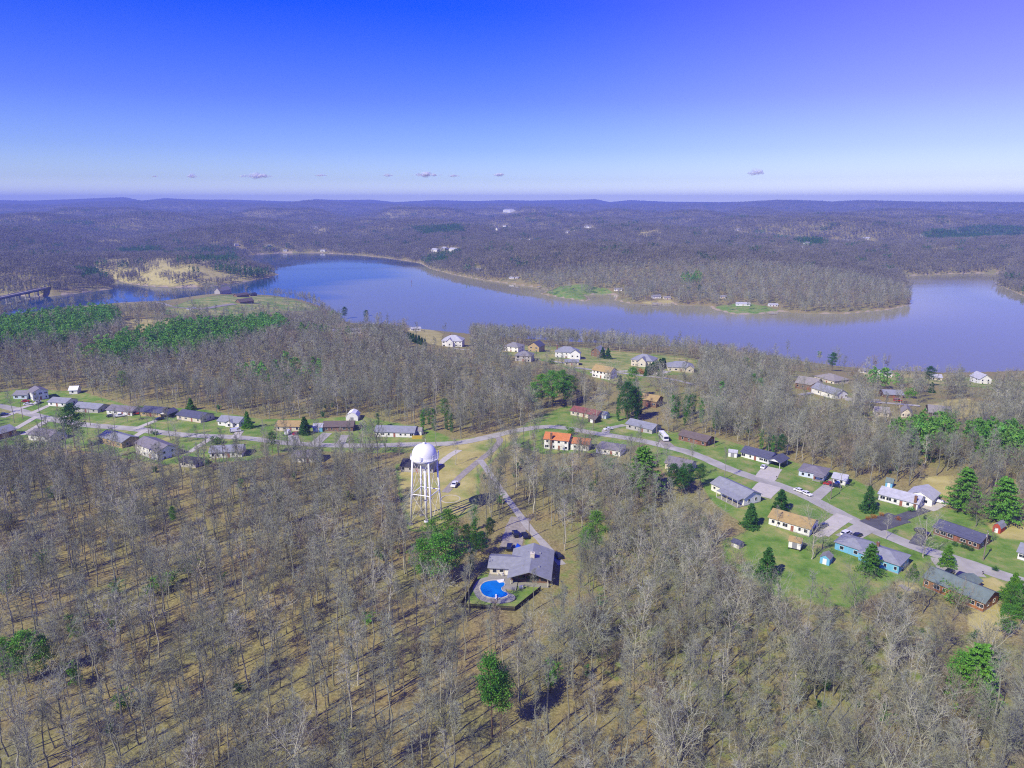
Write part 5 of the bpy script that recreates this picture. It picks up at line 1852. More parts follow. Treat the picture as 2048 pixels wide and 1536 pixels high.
def layered(seed, Ht, rad=.37):
    """white pine: tiers of flat boughs"""
    R.seed(seed)
    T, C = TB(), TB()
    r0 = Ht * .014
    T.tube([(0, 0, -.5), (0, 0, Ht * .5), (0, 0, Ht)], [r0, r0 * .6, .04], 7)
    tiers = 15
    for k in range(tiers):
        t = .12 + .86 * k / tiers
        nb = 8
        for i in range(nb):
            a = i * 2 * pi / nb + k * 1.1 + R.uniform(-.25, .25)
            ln = Ht * rad * (1.02 - t) ** .75 * R.uniform(.65, 1.15) + .3
            z = Ht * t + R.gauss(0, .2)
            p = Vector((0, 0, z))
            e = Vector((cos(a) * ln, sin(a) * ln, z + ln * R.uniform(-.12, .18)))
            T.quad(p, e, .12, .04)
            for f in (.3, .55, .78, 1.0):
                blob(C, p.lerp(e, f), .4 + .12 * ln, 16, .34, 0, .35)
    return T, C

def cedar(seed, Ht, rad=.43):
    """dense cone of foliage to the ground, ragged outline"""
    R.seed(seed)
    T, C = TB(), TB()
    T.tube([(0, 0, -.5), (0, 0, Ht * .9)], [Ht * .02, .04], 6)
    n = 190
    for i in range(n):
        t = R.random() ** 1.25
        rr = Ht * rad * (1 - t) ** .8 * (0.75 + .25 * sin(t * 40)) * R.uniform(.72, 1.12) + .1
        a = R.uniform(0, 6.28)
        z = .25 + t * (Ht - .3)
        c = Vector((cos(a) * rr * .85, sin(a) * rr * .85, z))
        blob(C, c, .34 + Ht * .055 * (1 - t * .6), 24, .25, 0, .75)
    return T, C

def ivy_tree(seed, Ht):
    T, C = bare_tree(seed, Ht, .2, .5, 'tall', 10)
    R.seed(seed + 1)
    L = TB()
    for i in range(60):
        t = R.random()
        rr = .5 + .9 * sin(pi * min(1, t * 1.1)) * R.uniform(.5, 1.3)
        a = R.uniform(0, 6.28)
        blob(L, Vector((cos(a) * rr * .7, sin(a) * rr * .7, .5 + t * Ht * .72)), .75, 22, .22, 0, .9)
    for i in range(14):
        a = R.uniform(0, 6.28)
        r = R.uniform(1.0, 2.6)
        blob(L, Vector((cos(a) * r, sin(a) * r, Ht * R.uniform(.45, .8))), .8, 16, .22, 0, .8)
    return T, C, L

def bush(seed, r, hh, n=26, leaf=.16):
    R.seed(seed)
    T, C = TB(), TB()
    for i in range(5):
        a = R.uniform(0, 6.28)
        T.tube([(0, 0, -.3), (cos(a) * r * .4, sin(a) * r * .4, hh * .6)], [.06, .02], 4)
    for i in range(n):
        a = R.uniform(0, 6.28)
        q = R.random() ** .5 * r * .75
        z = hh * (.18 + .72 * R.random() * (1 - (q / r) ** 2 * .6))
        blob(C, Vector((cos(a) * q, sin(a) * q, z)), r * .36, 26, leaf, 0, .8)
    return T, C

def loose_shrub(seed, hh):
    """thin understory evergreen: open, upright"""
    R.seed(seed)
    T, C = TB(), TB()
    for i in range(4):
        a = R.uniform(0, 6.28)
        e = Vector((cos(a) * hh * .22, sin(a) * hh * .22, hh * R.uniform(.7, 1)))
        T.tube([(0, 0, -.3), e], [.06, .02], 4)
        for k in range(12):
            t = R.uniform(.25, 1)
            blob(C, e * t + Vector((R.gauss(0, hh * .09), R.gauss(0, hh * .09), 0)), hh * .11, 16, .16, 0, .6)
    return T, C

def brush(seed):
    R.seed(seed)
    C = TB()
    for i in range(9):
        a = R.uniform(0, 6.28)
        d = Vector((cos(a) * .5, sin(a) * .5, 1)).normalized()
        b0 = Vector((R.gauss(0, .5), R.gauss(0, .5), -.1))
        e = b0 + d * R.uniform(1.2, 2.8)
        C.quad(b0, e, .05, .02)
        for _ in range(9):
            p = b0.lerp(e, R.uniform(.2, 1))
            C.tri(p, p + rv(d, .6) * R.uniform(.4, 1.0), .035)
    return C

def clump(seed, ntree=8, rad=12.0, green=False):
    """a far piece of woodland: several crowns in one mesh"""
    R.seed(seed)
    C = TB()
    for t in range(ntree):
        a = t * 2.4
        q = rad * sqrt((t + .5) / ntree)
        b0 = Vector((cos(a) * q + R.gauss(0, 1), sin(a) * q + R.gauss(0, 1), -1))
        Ht = R.uniform(12, 19)
        C.quad(b0, b0 + Vector((0, 0, Ht * .6)), .5, .3, 0)
        if green:
            for i in range(34):
                z = Ht * R.uniform(.3, 1)
                w = 2.6 * sin(pi * min(1, (1.12 - z / Ht)))
                C.leaf(b0 + Vector((R.gauss(0, w * .55), R.gauss(0, w * .55), z)), 1.1, 0)
        else:
            for i in range(58):
                z = Ht * R.uniform(.35, .8)
                d = Vector((R.gauss(0, .7), R.gauss(0, .7), R.uniform(.3, 1.2))).normalized()
                w = (z / Ht - .2) * 4.0
                p = b0 + Vector((R.gauss(0, w * .5), R.gauss(0, w * .5), z))
                C.tri(p, p + d * R.uniform(1.6, 4.0), R.uniform(.22, .42), 0)
    return C

# ------------------------------------------------------------------ where trees may stand
def px_arrays(X, Y, Z):
    dz = Z - CAMZ
    f = Y * CP - dz * SP
    return CX + F_PX * X / f, CY - F_PX * (Y * SP + dz * CP) / f, f

GROUND_CLEAR = [LAWN_W[k][0] for k in LAWN_W if k not in ('house_side', 'wood_grass', 'glade_grass')] + [STRAW_W[k][0] for k in STRAW_W if k not in ('low_yard',)]
EXTRA_CLEAR = [[(985, 1095), (1010, 1050), (1045, 1045), (1080, 1068), (1140, 1135), (1110, 1178), (1030, 1225), (920, 1222), (950, 1150)],
               [(800, 1000), (820, 920), (930, 900), (965, 950), (950, 1030), (880, 1075), (800, 1065)],
               [(860, 655), (940, 660), (945, 700), (870, 702)], [(1575, 748), (1680, 742), (1705, 800), (1590, 792)], [(1755, 780), (1825, 780), (1825, 803), (1755, 800)],
               [(1400, 960), (1700, 960), (1830, 1165), (1690, 1215), (1560, 1195), (1440, 1110)]]
GROUND_CLEAR += [[gp(*p)[:2] for p in poly] for poly in EXTRA_CLEAR]
# areas of the photograph where crowns should mostly not hide what lies behind: polygon, share removed
SEEN = [([(0, 800), (60, 780), (170, 800), (280, 815), (420, 825), (520, 850), (720, 850), (860, 868), (980, 865), (1090, 845), (1180, 850), (1180, 900), (1085, 900), (900, 895), (640, 895), (480, 915), (300, 920), (180, 895), (0, 890)], .2),
        ([(815, 880), (985, 880), (960, 960), (930, 1020), (890, 1065), (812, 1065)], .88),
        ([(925, 1212), (950, 1150), (985, 1100), (1012, 1050), (1045, 1045), (1130, 1130), (1110, 1175), (1030, 1222)], .78),
        ([(1290, 855), (1430, 870), (1590, 915), (1760, 975), (1960, 1025), (2048, 1070), (2048, 1160), (2000, 1230), (1840, 1180), (1700, 1175), (1560, 1170), (1470, 1100), (1500, 1050), (1400, 960), (1310, 890)], .66),
        ([(1000, 690), (1160, 690), (1400, 715), (1400, 748), (1230, 765), (1100, 725), (1000, 705)], .85),
        ([(1580, 745), (1700, 745), (1700, 800), (1580, 785)], .85),
        ([(1850, 800), (1935, 795), (2000, 825), (1920, 840), (1855, 835)], .85),
        ([(815, 655), (940, 655), (945, 698), (815, 690)], .9),
        ([(240, 636), (345, 636), (330, 655), (240, 652)], .8),
        ([(330, 600), (450, 586), (560, 590), (650, 620), (480, 632), (330, 630)], .8),
        ([(1990, 1040), (2030, 1040), (2030, 1070), (1980, 1070)], .9),
        ([(1845, 950), (1918, 948), (1900, 1000), (1850, 985)], .8)]
# photo areas kept as open water
SEEN_WATER = [([(690, 640), (780, 648), (900, 645), (1130, 660), (1300, 672), (1450, 690), (1550, 706), (1650, 725), (1800, 738), (2060, 738), (2060, 610), (1500, 632), (1000, 575), (660, 560), (660, 615)], .96),
              ([(70, 592), (230, 578), (330, 574), (480, 566), (560, 560), (640, 590), (560, 578), (440, 582), (330, 600), (200, 612), (0, 630), (0, 605)], .95)]

def allowed(X, Y, hts, rng, water_margin=6.0, clear=True):
    Z = H(X, Y)
    D = np.hypot(X, Y)
    ok = np.ones(X.shape, bool)
    m = D > 250
    ins = np.zeros(X.shape, bool)
    ins[m] = inside(LAKE, X[m], Y[m])
    ok &= ~ins
    ok &= Z > LZ + 0.8
    if clear:
        for p in GROUND_CLEAR:
            p = np.array(p)
            bb = (X > p[:, 0].min()) & (X < p[:, 0].max()) & (Y > p[:, 1].min()) & (Y < p[:, 1].max()) & ok
            if bb.any():
                idx = np.nonzero(bb)[0]
                i_ = idx[inside(p, X[idx], Y[idx])]
                far_ = np.hypot(X[i_], Y[i_]) > 1150
                tuft = sines(X[i_], Y[i_], 90, 7, 91) > .35
                ok[i_[~(far_ & tuft) & (rng.random(len(i_)) > .11)]] = False
        for p in FOOT:
            p = np.array(p)
            c = p.mean(0)
            rr = np.hypot(*(p - c).T).max() + 3.5
            ok &= ~(np.hypot(X - c[0], Y - c[1]) < rr)
        for line, hw in ROAD_PTS:
            bb = (X > line[:, 0].min() - 10) & (X < line[:, 0].max() + 10) & (Y > line[:, 1].min() - 10) & (Y < line[:, 1].max() + 10) & ok
            idx = np.nonzero(bb)[0]
            if len(idx):
                d = np.sqrt(((X[idx, None] - line[None, :, 0]) ** 2 + (Y[idx, None] - line[None, :, 1]) ** 2).min(1))
                ok[idx[d < hw + 2.0]] = False
        rnd = rng.random(X.shape)
        for fr in (.45, .92):
            u, v, _ = px_arrays(X, Y, Z + hts * fr)
            for poly, share in SEEN:
                ok &= ~(inside(poly, u, v) & (rnd < share))
            for poly, share in (SEEN_WATER if fr > .5 else []):
                nearish = D < np.interp(np.arctan2(X, Y), NEAR_TH, NEAR_D)
                ok &= ~(inside(poly, u, v) & (rnd < share) & nearish)
            for (a, b, c, d) in VIS_EV:
                ok &= ~((u > a) & (u < c) & (v > b) & (v < d) & (rnd < .7))
            for (a, b, c, d) in VIS:
                w_ = 1420 / np.maximum(D, 50) * 2.2
                hit = (u > a - w_) & (u < c + w_) & (v > b) & (v < d)
                ok &= ~(hit & (rnd < np.where(u < 760, .42, .85 if d - b > 14 else .8)))
    return ok, Z

def jgrid(spacing, dmin, dmax, half=radians(41), rng=RNG):
    xm = dmax * sin(half)
    gx, gy = np.meshgrid(np.arange(-xm, xm, spacing), np.arange(dmin * .6, dmax, spacing))
    X = gx.ravel() + rng.uniform(-.46, .46, gx.size) * spacing
    Y = gy.ravel() + rng.uniform(-.46, .46, gx.size) * spacing
    D = np.hypot(X, Y)
    m = (D > dmin) & (D < dmax) & (np.abs(np.arctan2(X, Y)) < half)
    return X[m], Y[m]

def scatter(name, P, sc, rz, idx, sources, label_kind='stuff', scz=None):
    """one object whose points carry copies of the source meshes"""
    me = bpy.data.meshes.new(name)
    me.vertices.add(len(P))
    me.vertices.foreach_set('co', np.asarray(P, np.float32).ravel())
    for nm, arr, ty in (('sc', sc, 'FLOAT'), ('rz', rz, 'FLOAT'), ('scz', scz if scz is not None else sc, 'FLOAT'), ('idx', idx, 'INT')):
        at = me.attributes.new(nm, ty, 'POINT')
        at.data.foreach_set('value', np.asarray(arr, np.float32 if ty == 'FLOAT' else np.int32))
    o = bpy.data.objects.new(name, me)
    COL.objects.link(o)
    o['kind'] = 'stuff'
    coll = bpy.data.collections.new(name + '_pieces')
    for i, (m_, mats) in enumerate(sources):
        so = bpy.data.objects.new('%s_%02d' % (name, i), m_.mesh('%s_%02d' % (name, i), mats))
        coll.objects.link(so)
    ng = bpy.data.node_groups.new(name, 'GeometryNodeTree')
    ng.interface.new_socket('Geometry', in_out='INPUT', socket_type='NodeSocketGeometry')
    ng.interface.new_socket('Geometry', in_out='OUTPUT', socket_type='NodeSocketGeometry')
    n, l = ng.nodes, ng.links
    gi, go = n.new('NodeGroupInput'), n.new('NodeGroupOutput')
    ci = n.new('GeometryNodeCollectionInfo')
    ci.inputs['Collection'].default_value = coll
    ci.inputs['Separate Children'].default_value = True
    ci.inputs['Reset Children'].default_value = True
    ip = n.new('GeometryNodeInstanceOnPoints')
    ip.inputs['Pick Instance'].default_value = True
    def attr(nm, ty='FLOAT'):
        a = n.new('GeometryNodeInputNamedAttribute')
        a.data_type = ty
        a.inputs['Name'].default_value = nm
        return a.outputs[0]
    l.new(gi.outputs[0], ip.inputs['Points'])
    l.new(ci.outputs[0], ip.inputs['Instance'])
    l.new(attr('idx', 'INT'), ip.inputs['Instance Index'])
    cx = n.new('ShaderNodeCombineXYZ')
    l.new(attr('rz'), cx.inputs['Z'])
    l.new(cx.outputs[0], ip.inputs['Rotation'])
    cs = n.new('ShaderNodeCombineXYZ')
    s_ = attr('sc')
    l.new(s_, cs.inputs['X'])
    l.new(s_, cs.inputs['Y'])
    l.new(attr('scz'), cs.inputs['Z'])
    l.new(cs.outputs[0], ip.inputs['Scale'])
    l.new(ip.outputs[0], go.inputs[0])
    md = o.modifiers.new('scatter', 'NODES')
    md.node_group = ng
    return o

def joined(T, C, L=None):
    m = MB()
    m.v = list(T.v)
    m.f = list(T.f)
    m.mi = [0] * len(T.f)
    for k, q in enumerate([C] + ([L] if L else [])):
        o = len(m.v)
        m.v += q.v
        m.f += [tuple(i + o for i in f) for f in q.f]
        m.mi += [k + 1] * len(q.f)
    return m

# ------------------------------------------------------------------ evergreens that show singly: foot in the photo, height, kind, label
EVERGREENS = [(1500, 1054, 9, 'cedar', 'dark cone-shaped cedar left of the tan-roofed white house'), (1561, 1022, 8.5, 'cedar', 'dark cedar above the tan-roofed white house, near the street'),
          (1533, 1157, 10.5, 'cedar', 'lone dark cedar in the open green yard'), (1825, 1156, 5, 'gcedar', 'round bright green shrub tree at the corner of the blue house'),
          (1893, 1131, 7, 'gcedar', 'round green tree beside the lower street bend'), (1924, 1022, 18, 'white', 'tall green pine left of a pair by the red barn shed'),
          (2000, 1044, 18, 'white', 'tall green pine right of a pair by the red barn shed'), (1738, 1150, 11, 'white', 'green pine against the back of the blue house'),
          (1284, 990, 21, 'white', 'tall bright green pine below the bend of the road'), (1376, 985, 12, 'dpine', 'dark evergreen right of the tall bright green pine'),
          (1345, 990, 13, 'dpine', 'dark evergreen behind the tall bright green pine'), (1735, 1022, 10, 'cedar', 'dark evergreen left of the lavender house'),
          (846, 1170, 15, 'pine2', 'green pine at the left of the group beside the pool house'), (878, 1174, 17, 'pine2', 'green pine in the middle of the group beside the pool house'),
          (905, 1158, 16, 'pine2', 'green pine at the right of the group beside the pool house'), (866, 1128, 15, 'pine2', 'green pine at the back of the group beside the pool house'),
          (898, 1098, 14, 'pine2', 'green pine just below the water tower feet'), (948, 1105, 16, 'ivy', 'ivy-clad trunk between the water tower and the pool house'),
          (950, 1060, 12, 'ivy2', 'ivy-clad trunk right of the water tower feet'), (980, 1085, 9, 'dpine', 'small dark pine beside the shaded parking'),
          (984, 1474, 20, 'pine', 'bright green pine on a bare trunk, bottom centre'), (1002, 1466, 15, 'pine', 'second shorter pine touching the bright bottom centre pine'),
          (1190, 1120, 17, 'pine2', 'green pine in the woods right of the pool house drive'), (1170, 1130, 13, 'pine', 'thin green pine left of the one right of the drive'), (1100, 1385, 9, 'shrub', 'dull green small tree right of the bottom centre pine'),
          (1942, 1418, 18, 'white', 'broad green pine in the lower right woods'), (1918, 1405, 13, 'pine2', 'smaller green pine left of the broad lower right pine'),
          (22, 1372, 13, 'pine2', 'dark green pine at the left edge, leftmost of three'), (58, 1366, 14, 'pine2', 'dark green pine near the left edge, middle of three'), (92, 1350, 11, 'pine2', 'dark green pine near the left edge, rightmost of three'),
          (2040, 1252, 9, 'pine2', 'green pine cut by the right edge, lower'), (2022, 1202, 9, 'gcedar', 'bright green evergreen beside the brick house gable'), (2042, 1230, 9, 'dpine', 'dark evergreen at the right edge'),
          (1082, 812, 19, 'pine2', 'green pine left of the cluster above the road bend'), (1104, 816, 22, 'pine2', 'tallest green pine of the cluster above the road bend'), (1126, 806, 20, 'pine2', 'green pine right of the cluster above the road bend'),
          (1236, 842, 19, 'ivy', 'ivy-clad tree left of the tall dark group'), (1254, 845, 22, 'dpine', 'dark tall pine in the middle of the ivy group'), (1272, 842, 21, 'ivy', 'ivy-clad tree right of the dark tall pine'), (1264, 800, 20, 'pine2', 'green pine behind the ivy-clad group'),
          (1345, 838, 18, 'ivy2', 'ivy-clad tree above the brown-roofed ranch, left'), (1376, 842, 19, 'ivy', 'ivy-clad tree above the brown-roofed ranch, middle'), (1402, 846, 18, 'ivy2', 'ivy-clad tree above the brown-roofed ranch, right'),
          (845, 862, 15, 'ivy', 'ivy-clad tree left of a pair above the water tower'), (868, 862, 16, 'ivy2', 'ivy-clad tree right of a pair above the water tower'), (890, 840, 12, 'pine2', 'green pine in the bare woods above the water tower'), (756, 856, 11, 'ivy2', 'ivy-clad trunk behind the long white ranch'),
          (496, 856, 9, 'gcedar', 'bright green cedar beside the small white house'), (610, 868, 9, 'cedar', 'dark green cedar beside the blue carport'), (250, 782, 13, 'pine2', 'rounded green pine in the woods above the left street'), (382, 820, 7, 'gcedar', 'small bright green tree behind the blue-grey roof'),
          (150, 896, 22, 'dpine', 'tall thin dark pine standing before the left street'), (545, 905, 10, 'dpine', 'dull green evergreen below the road, centre left'), (432, 888, 5, 'dbush', 'small dark round evergreen on the left street lawn'),
          (1664, 742, 15, 'dpine', 'dark round pine at the lake edge, upper right'), (1856, 772, 14, 'dpine', 'leaning dark pine at the lake edge, right'), (690, 640, 17, 'dpine', 'dark pine at the lake edge beyond the white building'), (733, 640, 13, 'dpine', 'smaller dark pine at the lake edge beyond the hedge'),
          (1522, 900, 13, 'ivy2', 'ivy-clad tree behind the navy-roofed house'), (1820, 796, 7, 'bush', 'round green shrub by the slate roof, upper right'), (1900, 842, 7, 'bush', 'green shrub below the broad grey roof'), (1862, 785, 7, 'cedar', 'narrow green cedar below the leaning lake pine'),
          (1490, 745, 11, 'pine2', 'green pine left of two above the right woods'), (1515, 755, 10, 'pine2', 'green pine right of two above the right woods'), (1640, 660 + 60, 9, 'shrub', 'yellow-green budding tree at the lake edge'),
          (40, 905, 6, 'dbush', 'dark evergreen clump below the left edge houses'), (75, 902, 6, 'dbush', 'dark evergreen right of the clump below the left edge houses'), (350, 1060, 9, 'pine', 'small green pine high in the left woods'),
          (415, 935, 6, 'shrub', 'green shrub below the long white ranch on the left'), (1140, 870, 5, 'bush', 'green shrub in the grass beside the road bend'), (1375, 592, 14, 'dpine', 'dark pine on the far wooded point, left'), (1398, 588, 14, 'dpine', 'dark pine on the far wooded point, right'),
          (1895, 1190, 5, 'bush', 'leafy magnolia before the orange brick house, left'), (1912, 1205, 5, 'bush', 'leafy magnolia before the orange brick house, right'), (1240, 775, 8, 'cedar', 'dark cedar right of the white colonial house'), (1205, 716, 9, 'cedar', 'dark cedar beside the brown lakeside house, left'),
          (1216, 718, 9, 'cedar', 'dark cedar beside the brown lakeside house, right'), (1320, 752, 7, 'cedar', 'small dark conifer at the end of the clipped hedge'), (1103, 728, 5, 'dbush', 'dark round shrub by the lakeside drive')]
VIS_EV = []
for a in EVERGREENS:
    g = gp(a[0], a[1])
    _, ytop, dep = proj(g.x, g.y, g.z + a[2])
    half = a[2] * .25 * F_PX / dep
    if a[1] > 790:
        VIS_EV.append((a[0] - half, ytop, a[0] + half, a[1] - (a[1] - ytop) * .25))

# ------------------------------------------------------------------ bare trees
STANDS_PX = [[(-40, 665), (60, 650), (180, 634), (236, 634), (240, 662), (180, 692), (60, 705), (-40, 720)], [(160, 728), (260, 692), (340, 664), (560, 655), (575, 672), (430, 712), (260, 738)],
          [(1775, 890), (1830, 880), (1900, 888), (1908, 912), (1850, 925), (1800, 905)], [(1920, 885), (2080, 895), (2080, 935), (1985, 940), (1925, 918)], [(815, 650), (870, 645), (900, 655), (860, 662)],
          [(1730, 775), (1790, 768), (1800, 785), (1740, 790)]]
KINDS = [  # adjective, generator args, materials, base height
    ('tall straight', (101, 19, .14, .55, 'tall', 13), BARK, TWIG, 19),
    ('tall slender', (102, 18, .10, .58, 'tall', 11), BARK, TWIG, 18),
    ('broad forked', (103, 17, .26, .40, 'fork', 15), BARK, TWIG, 17),
    ('pale-barked forked', (104, 18, .24, .35, 'fork', 14), BARK_PALE, TWIG_PALE, 18),
    ('pale-barked upright', (105, 19, .14, .5, 'tall', 13), BARK_PALE, TWIG_PALE, 19),
    ('small thin', (106, 11, .17, .35, 'tall', 11), BARK, TWIG_RED, 11),
    ('dense twiggy', (107, 15, .25, .25, 'tall', 19), BARK, TWIG, 15),
    ('reddish-twigged', (108, 13, .22, .30, 'fork', 14), BARK, TWIG_RED, 13)]
KW = np.array([.26, .30, .09, .04, .08, .14, .05, .04])
BT = [bare_tree(*k[1]) for k in KINDS]
BT_ME = [(T.mesh('trunk', k[2]), C.mesh('crown', k[3])) for (T, C), k in zip(BT, KINDS)]

X, Y = jgrid(5.45, 92, 470)
# slim poles on the left hill, broader crowns to the right
KW2 = np.array([.10, .12, .18, .07, .09, .12, .20, .12])
side_ = sstep(-10, 60, X + 12 * sines(X, Y, 60, 5, 44))
ki = np.where(RNG.random(len(X)) > side_, RNG.choice(len(KINDS), len(X), p=KW / KW.sum()), RNG.choice(len(KINDS), len(X), p=KW2 / KW2.sum()))
sc = RNG.uniform(.72, 1.15, len(X))
hts = np.array([k[4] for k in KINDS])[ki] * sc
# natural gaps
gap = sines(X, Y, 45, 6, 51) + .6 * sines(X, Y, 18, 6, 52)
keep = (gap > -1.25) | (RNG.random(len(X)) < .3)
ok, Z = allowed(X, Y, hts, RNG)
for poly in STANDS_PX:
    p_ = np.array([gp(*q)[:2] for q in poly])
    ok &= ~inside(p_, X, Y)
ok &= keep
X, Y, Z, ki, sc, hts = X[ok], Y[ok], Z[ok], ki[ok], sc[ok], hts[ok]
rz = RNG.uniform(0, 6.28, len(X))
u, v, f = px_arrays(X, Y, Z)
ut, vt, _ = px_arrays(X, Y, Z + hts * .9)
infr = (u > 4) & (u < 2044) & (vt < 1500) & (v < 1640)
D = np.hypot(X, Y)
order = np.argsort(np.where(infr, D, 1e9))
indiv = order[:282]
rest = np.setdiff1d(np.arange(len(X)), indiv)

ORD = ['first', 'second', 'third', 'fourth', 'fifth', 'sixth', 'seventh', 'eighth', 'ninth', 'tenth', 'eleventh', 'twelfth', 'thirteenth', 'fourteenth', 'fifteenth',
       'sixteenth', 'seventeenth', 'eighteenth', 'nineteenth', 'twentieth']
zones = {}
for i in indiv:
    row = 'along the bottom edge' if v[i] > 1500 else ('just above the bottom edge' if v[i] > 1420 else ('in the lower woods' if v[i] > 1340 else 'in the mid woods'))
    zones.setdefault((ki[i], row), []).append(i)
LABELS = {}
for (k, row), ids in zones.items():
    ids.sort(key=lambda j: u[j])
    n_ = len(ids)
    for q, j in enumerate(ids):
        if n_ == 1:
            LABELS[j] = 'only %s bare tree standing %s' % (KINDS[k][0], row)
        elif q < n_ - q:
            LABELS[j] = '%s bare tree, %s from the left of its kind %s' % (KINDS[k][0], ORD[q] if q < 20 else str(q + 1) + 'th', row)
        else:
            LABELS[j] = '%s bare tree, %s from the right of its kind %s' % (KINDS[k][0], ORD[n_ - 1 - q] if n_ - 1 - q < 20 else str(n_ - q) + 'th', row)
for i in indiv:
    r = empty('bare_tree', (X[i], Y[i], Z[i]), rz[i], LABELS[i], 'tree', 'bare trees in the hillside woods')
    r.scale = (sc[i],) * 3
    r.rotation_euler = (R.gauss(0, .035), R.gauss(0, .035), rz[i])
    link_mesh('trunk', BT_ME[ki[i]][0], r)
    link_mesh('crown', BT_ME[ki[i]][1], r)

def named_bare(px, py, h, k, label):
    g = gp(px, py)
    s = h / KINDS[k][4]
    r = empty('bare_tree', g, R.uniform(0, 6.28), label, 'tree')
    r.scale = (s, s, s)
    link_mesh('trunk', BT_ME[k][0], r)
    link_mesh('crown', BT_ME[k][1], r)

for a in [(1848, 1116, 17, 3, 'big pale spreading bare tree between the street and the brown brick ranch'), (1622, 1118, 19, 3, 'tall pale bare tree behind the light blue shed'),
          (1706, 1240, 17, 2, 'lone wide bare tree at the lower edge of the green yard'), (1868, 1322, 16, 6, 'large round dense bare tree below the orange brick house'),
          (1772, 1078, 10, 4, 'slim bare tree on the verge opposite the dark driveway'), (911, 930, 13, 4, 'bare tree on the grass right of the water tower tank'),
          (1192, 842, 15, 3, 'forked white bare tree at the end of the red-roofed house'), (1336, 866, 18, 3, 'tall forked bare tree behind the motorhome'),
          (1552, 1056, 9, 4, 'small pale bare tree beside the left dark cedar'), (1680, 982, 13, 0, 'dark bare tree in front of the small white garage'),
          (1710, 955, 14, 6, 'dense bare tree left of the white lavender house'), (1770, 950, 15, 6, 'dense bare tree above the white lavender house'),
          (352, 886, 13, 3, 'wide bare tree between the white two-storey house and the road'), (395, 880, 8, 6, 'small dense tree on the left street verge'),
          (232, 870, 16, 0, 'tall bare tree beside the left street, nearest the tan brick house'), (280, 836, 15, 2, 'bare tree left of the dark blue roofed carport house'),
          (175, 868, 14, 0, 'bare tree on the left street, nearest the leaning pine'), (1985, 1085, 6, 5, 'small bare shrub-like tree by the red barn shed')]:
    named_bare(*a)

srcs = [(joined(T, C), [k[2], k[3]]) for (T, C), k in zip(BT, KINDS)]
scatter('bare_woods', np.stack([X, Y, Z], 1)[rest], sc[rest], rz[rest], ki[rest], srcs)

# brush and saplings on the forest floor
bx_, by_ = jgrid(3.4, 95, 330)
bs = RNG.uniform(.4, 1.1, len(bx_))
bn = sines(bx_, by_, 30, 6, 61) + .5 * sines(bx_, by_, 11, 5, 62)
ok, bz_ = allowed(bx_, by_, bs * 2, RNG)
ok &= bn > .15
bx_, by_, bz_, bs = bx_[ok], by_[ok], bz_[ok], bs[ok]
scatter('underbrush', np.stack([bx_, by_, bz_], 1), bs, RNG.uniform(0, 6.28, len(bx_)), RNG.integers(0, 4, len(bx_)), [(brush(200 + i), [TWIG if i % 2 else TWIG_RED]) for i in range(4)])

gx_, gy_ = jgrid(7.5, 95, 430)
gn = sines(gx_, gy_, 55, 6, 66) + .6 * sines(gx_, gy_, 20, 5, 67)
ok, gz_ = allowed(gx_, gy_, np.full(len(gx_), 2.5), RNG)
ok &= gn > 1.05
gx_, gy_, gz_ = gx_[ok], gy_[ok], gz_[ok]
US = []
for i in range(3):
    T, C = loose_shrub(230 + i, 3.2)
    US.append((joined(T, C), [PINE_BARK, NEEDLE_BLUE]))
scatter('green_undergrowth', np.stack([gx_, gy_, gz_], 1), RNG.uniform(.5, 1.3, len(gx_)), RNG.uniform(0, 6.28, len(gx_)), RNG.integers(0, 3, len(gx_)), US)

# middle distance
X, Y = jgrid(7.2, 470, 1350)
sc2 = RNG.uniform(.75, 1.15, len(X))
ok, Z = allowed(X, Y, sc2 * 15, RNG)
X, Y, Z, sc2 = X[ok], Y[ok], Z[ok], sc2[ok]
# lower growth where tall trees would hide the lake and the yards
Xl, Yl = jgrid(6.0, 330, 900)
sl_ = RNG.uniform(.28, .55, len(Xl))
ok, Zl = allowed(Xl, Yl, sl_ * 15, RNG)
ok &= (sines(Xl, Yl, 70, 6, 73) > -.5)
X, Y, Z, sc2 = np.concatenate([X, Xl[ok]]), np.concatenate([Y, Yl[ok]]), np.concatenate([Z, Zl[ok]]), np.concatenate([sc2, sl_[ok]])
LODS = []
for i in range(6):
    T, C = bare_tree(300 + i, 16, .2 if i % 2 else .26, .35, 'tall' if i % 3 else 'fork', 13, lod=1)
    LODS.append((joined(T, C), [BARK_PALE if i == 0 else BARK, [TWIG, TWIG, TWIG_PALE, TWIG_RED, TWIG, TWIG][i]]))
# evergreen stands: photo polygons (tree feet)
STANDS = STANDS_PX
ST_W = [[gp(*p)[:2] for p in poly] for poly in STANDS]
FARPINE = [[(380, 548), (470, 540), (545, 548), (520, 558), (400, 562)], [(240, 505), (320, 498), (325, 510), (245, 513)], [(820, 462), (920, 456), (930, 468), (850, 474)], [(1840, 478), (1900, 462), (2048, 458), (2048, 476), (1960, 482)],
           [(390, 520), (460, 512), (480, 530), (400, 540)], [(150, 545), (190, 552), (210, 566), (160, 560)], [(1360, 562), (1400, 558), (1405, 572), (1365, 574)], [(1590, 488), (1640, 482), (1650, 494), (1600, 500)]]
FP_W = [[gp(*p)[:2] for p in poly] for poly in FARPINE]
rr_ = RNG.random(len(X))
green = np.zeros(len(X), bool)
for p in ST_W:
    green |= inside(p, X, Y) & (rr_ < .92)
for p in FP_W:
    green |= inside(p, X, Y) & (rr_ < .9)
patch = sines(X, Y, 160, 7, 71)
green |= (patch > 1.6) & (rr_ < .25)
b_ = ~green
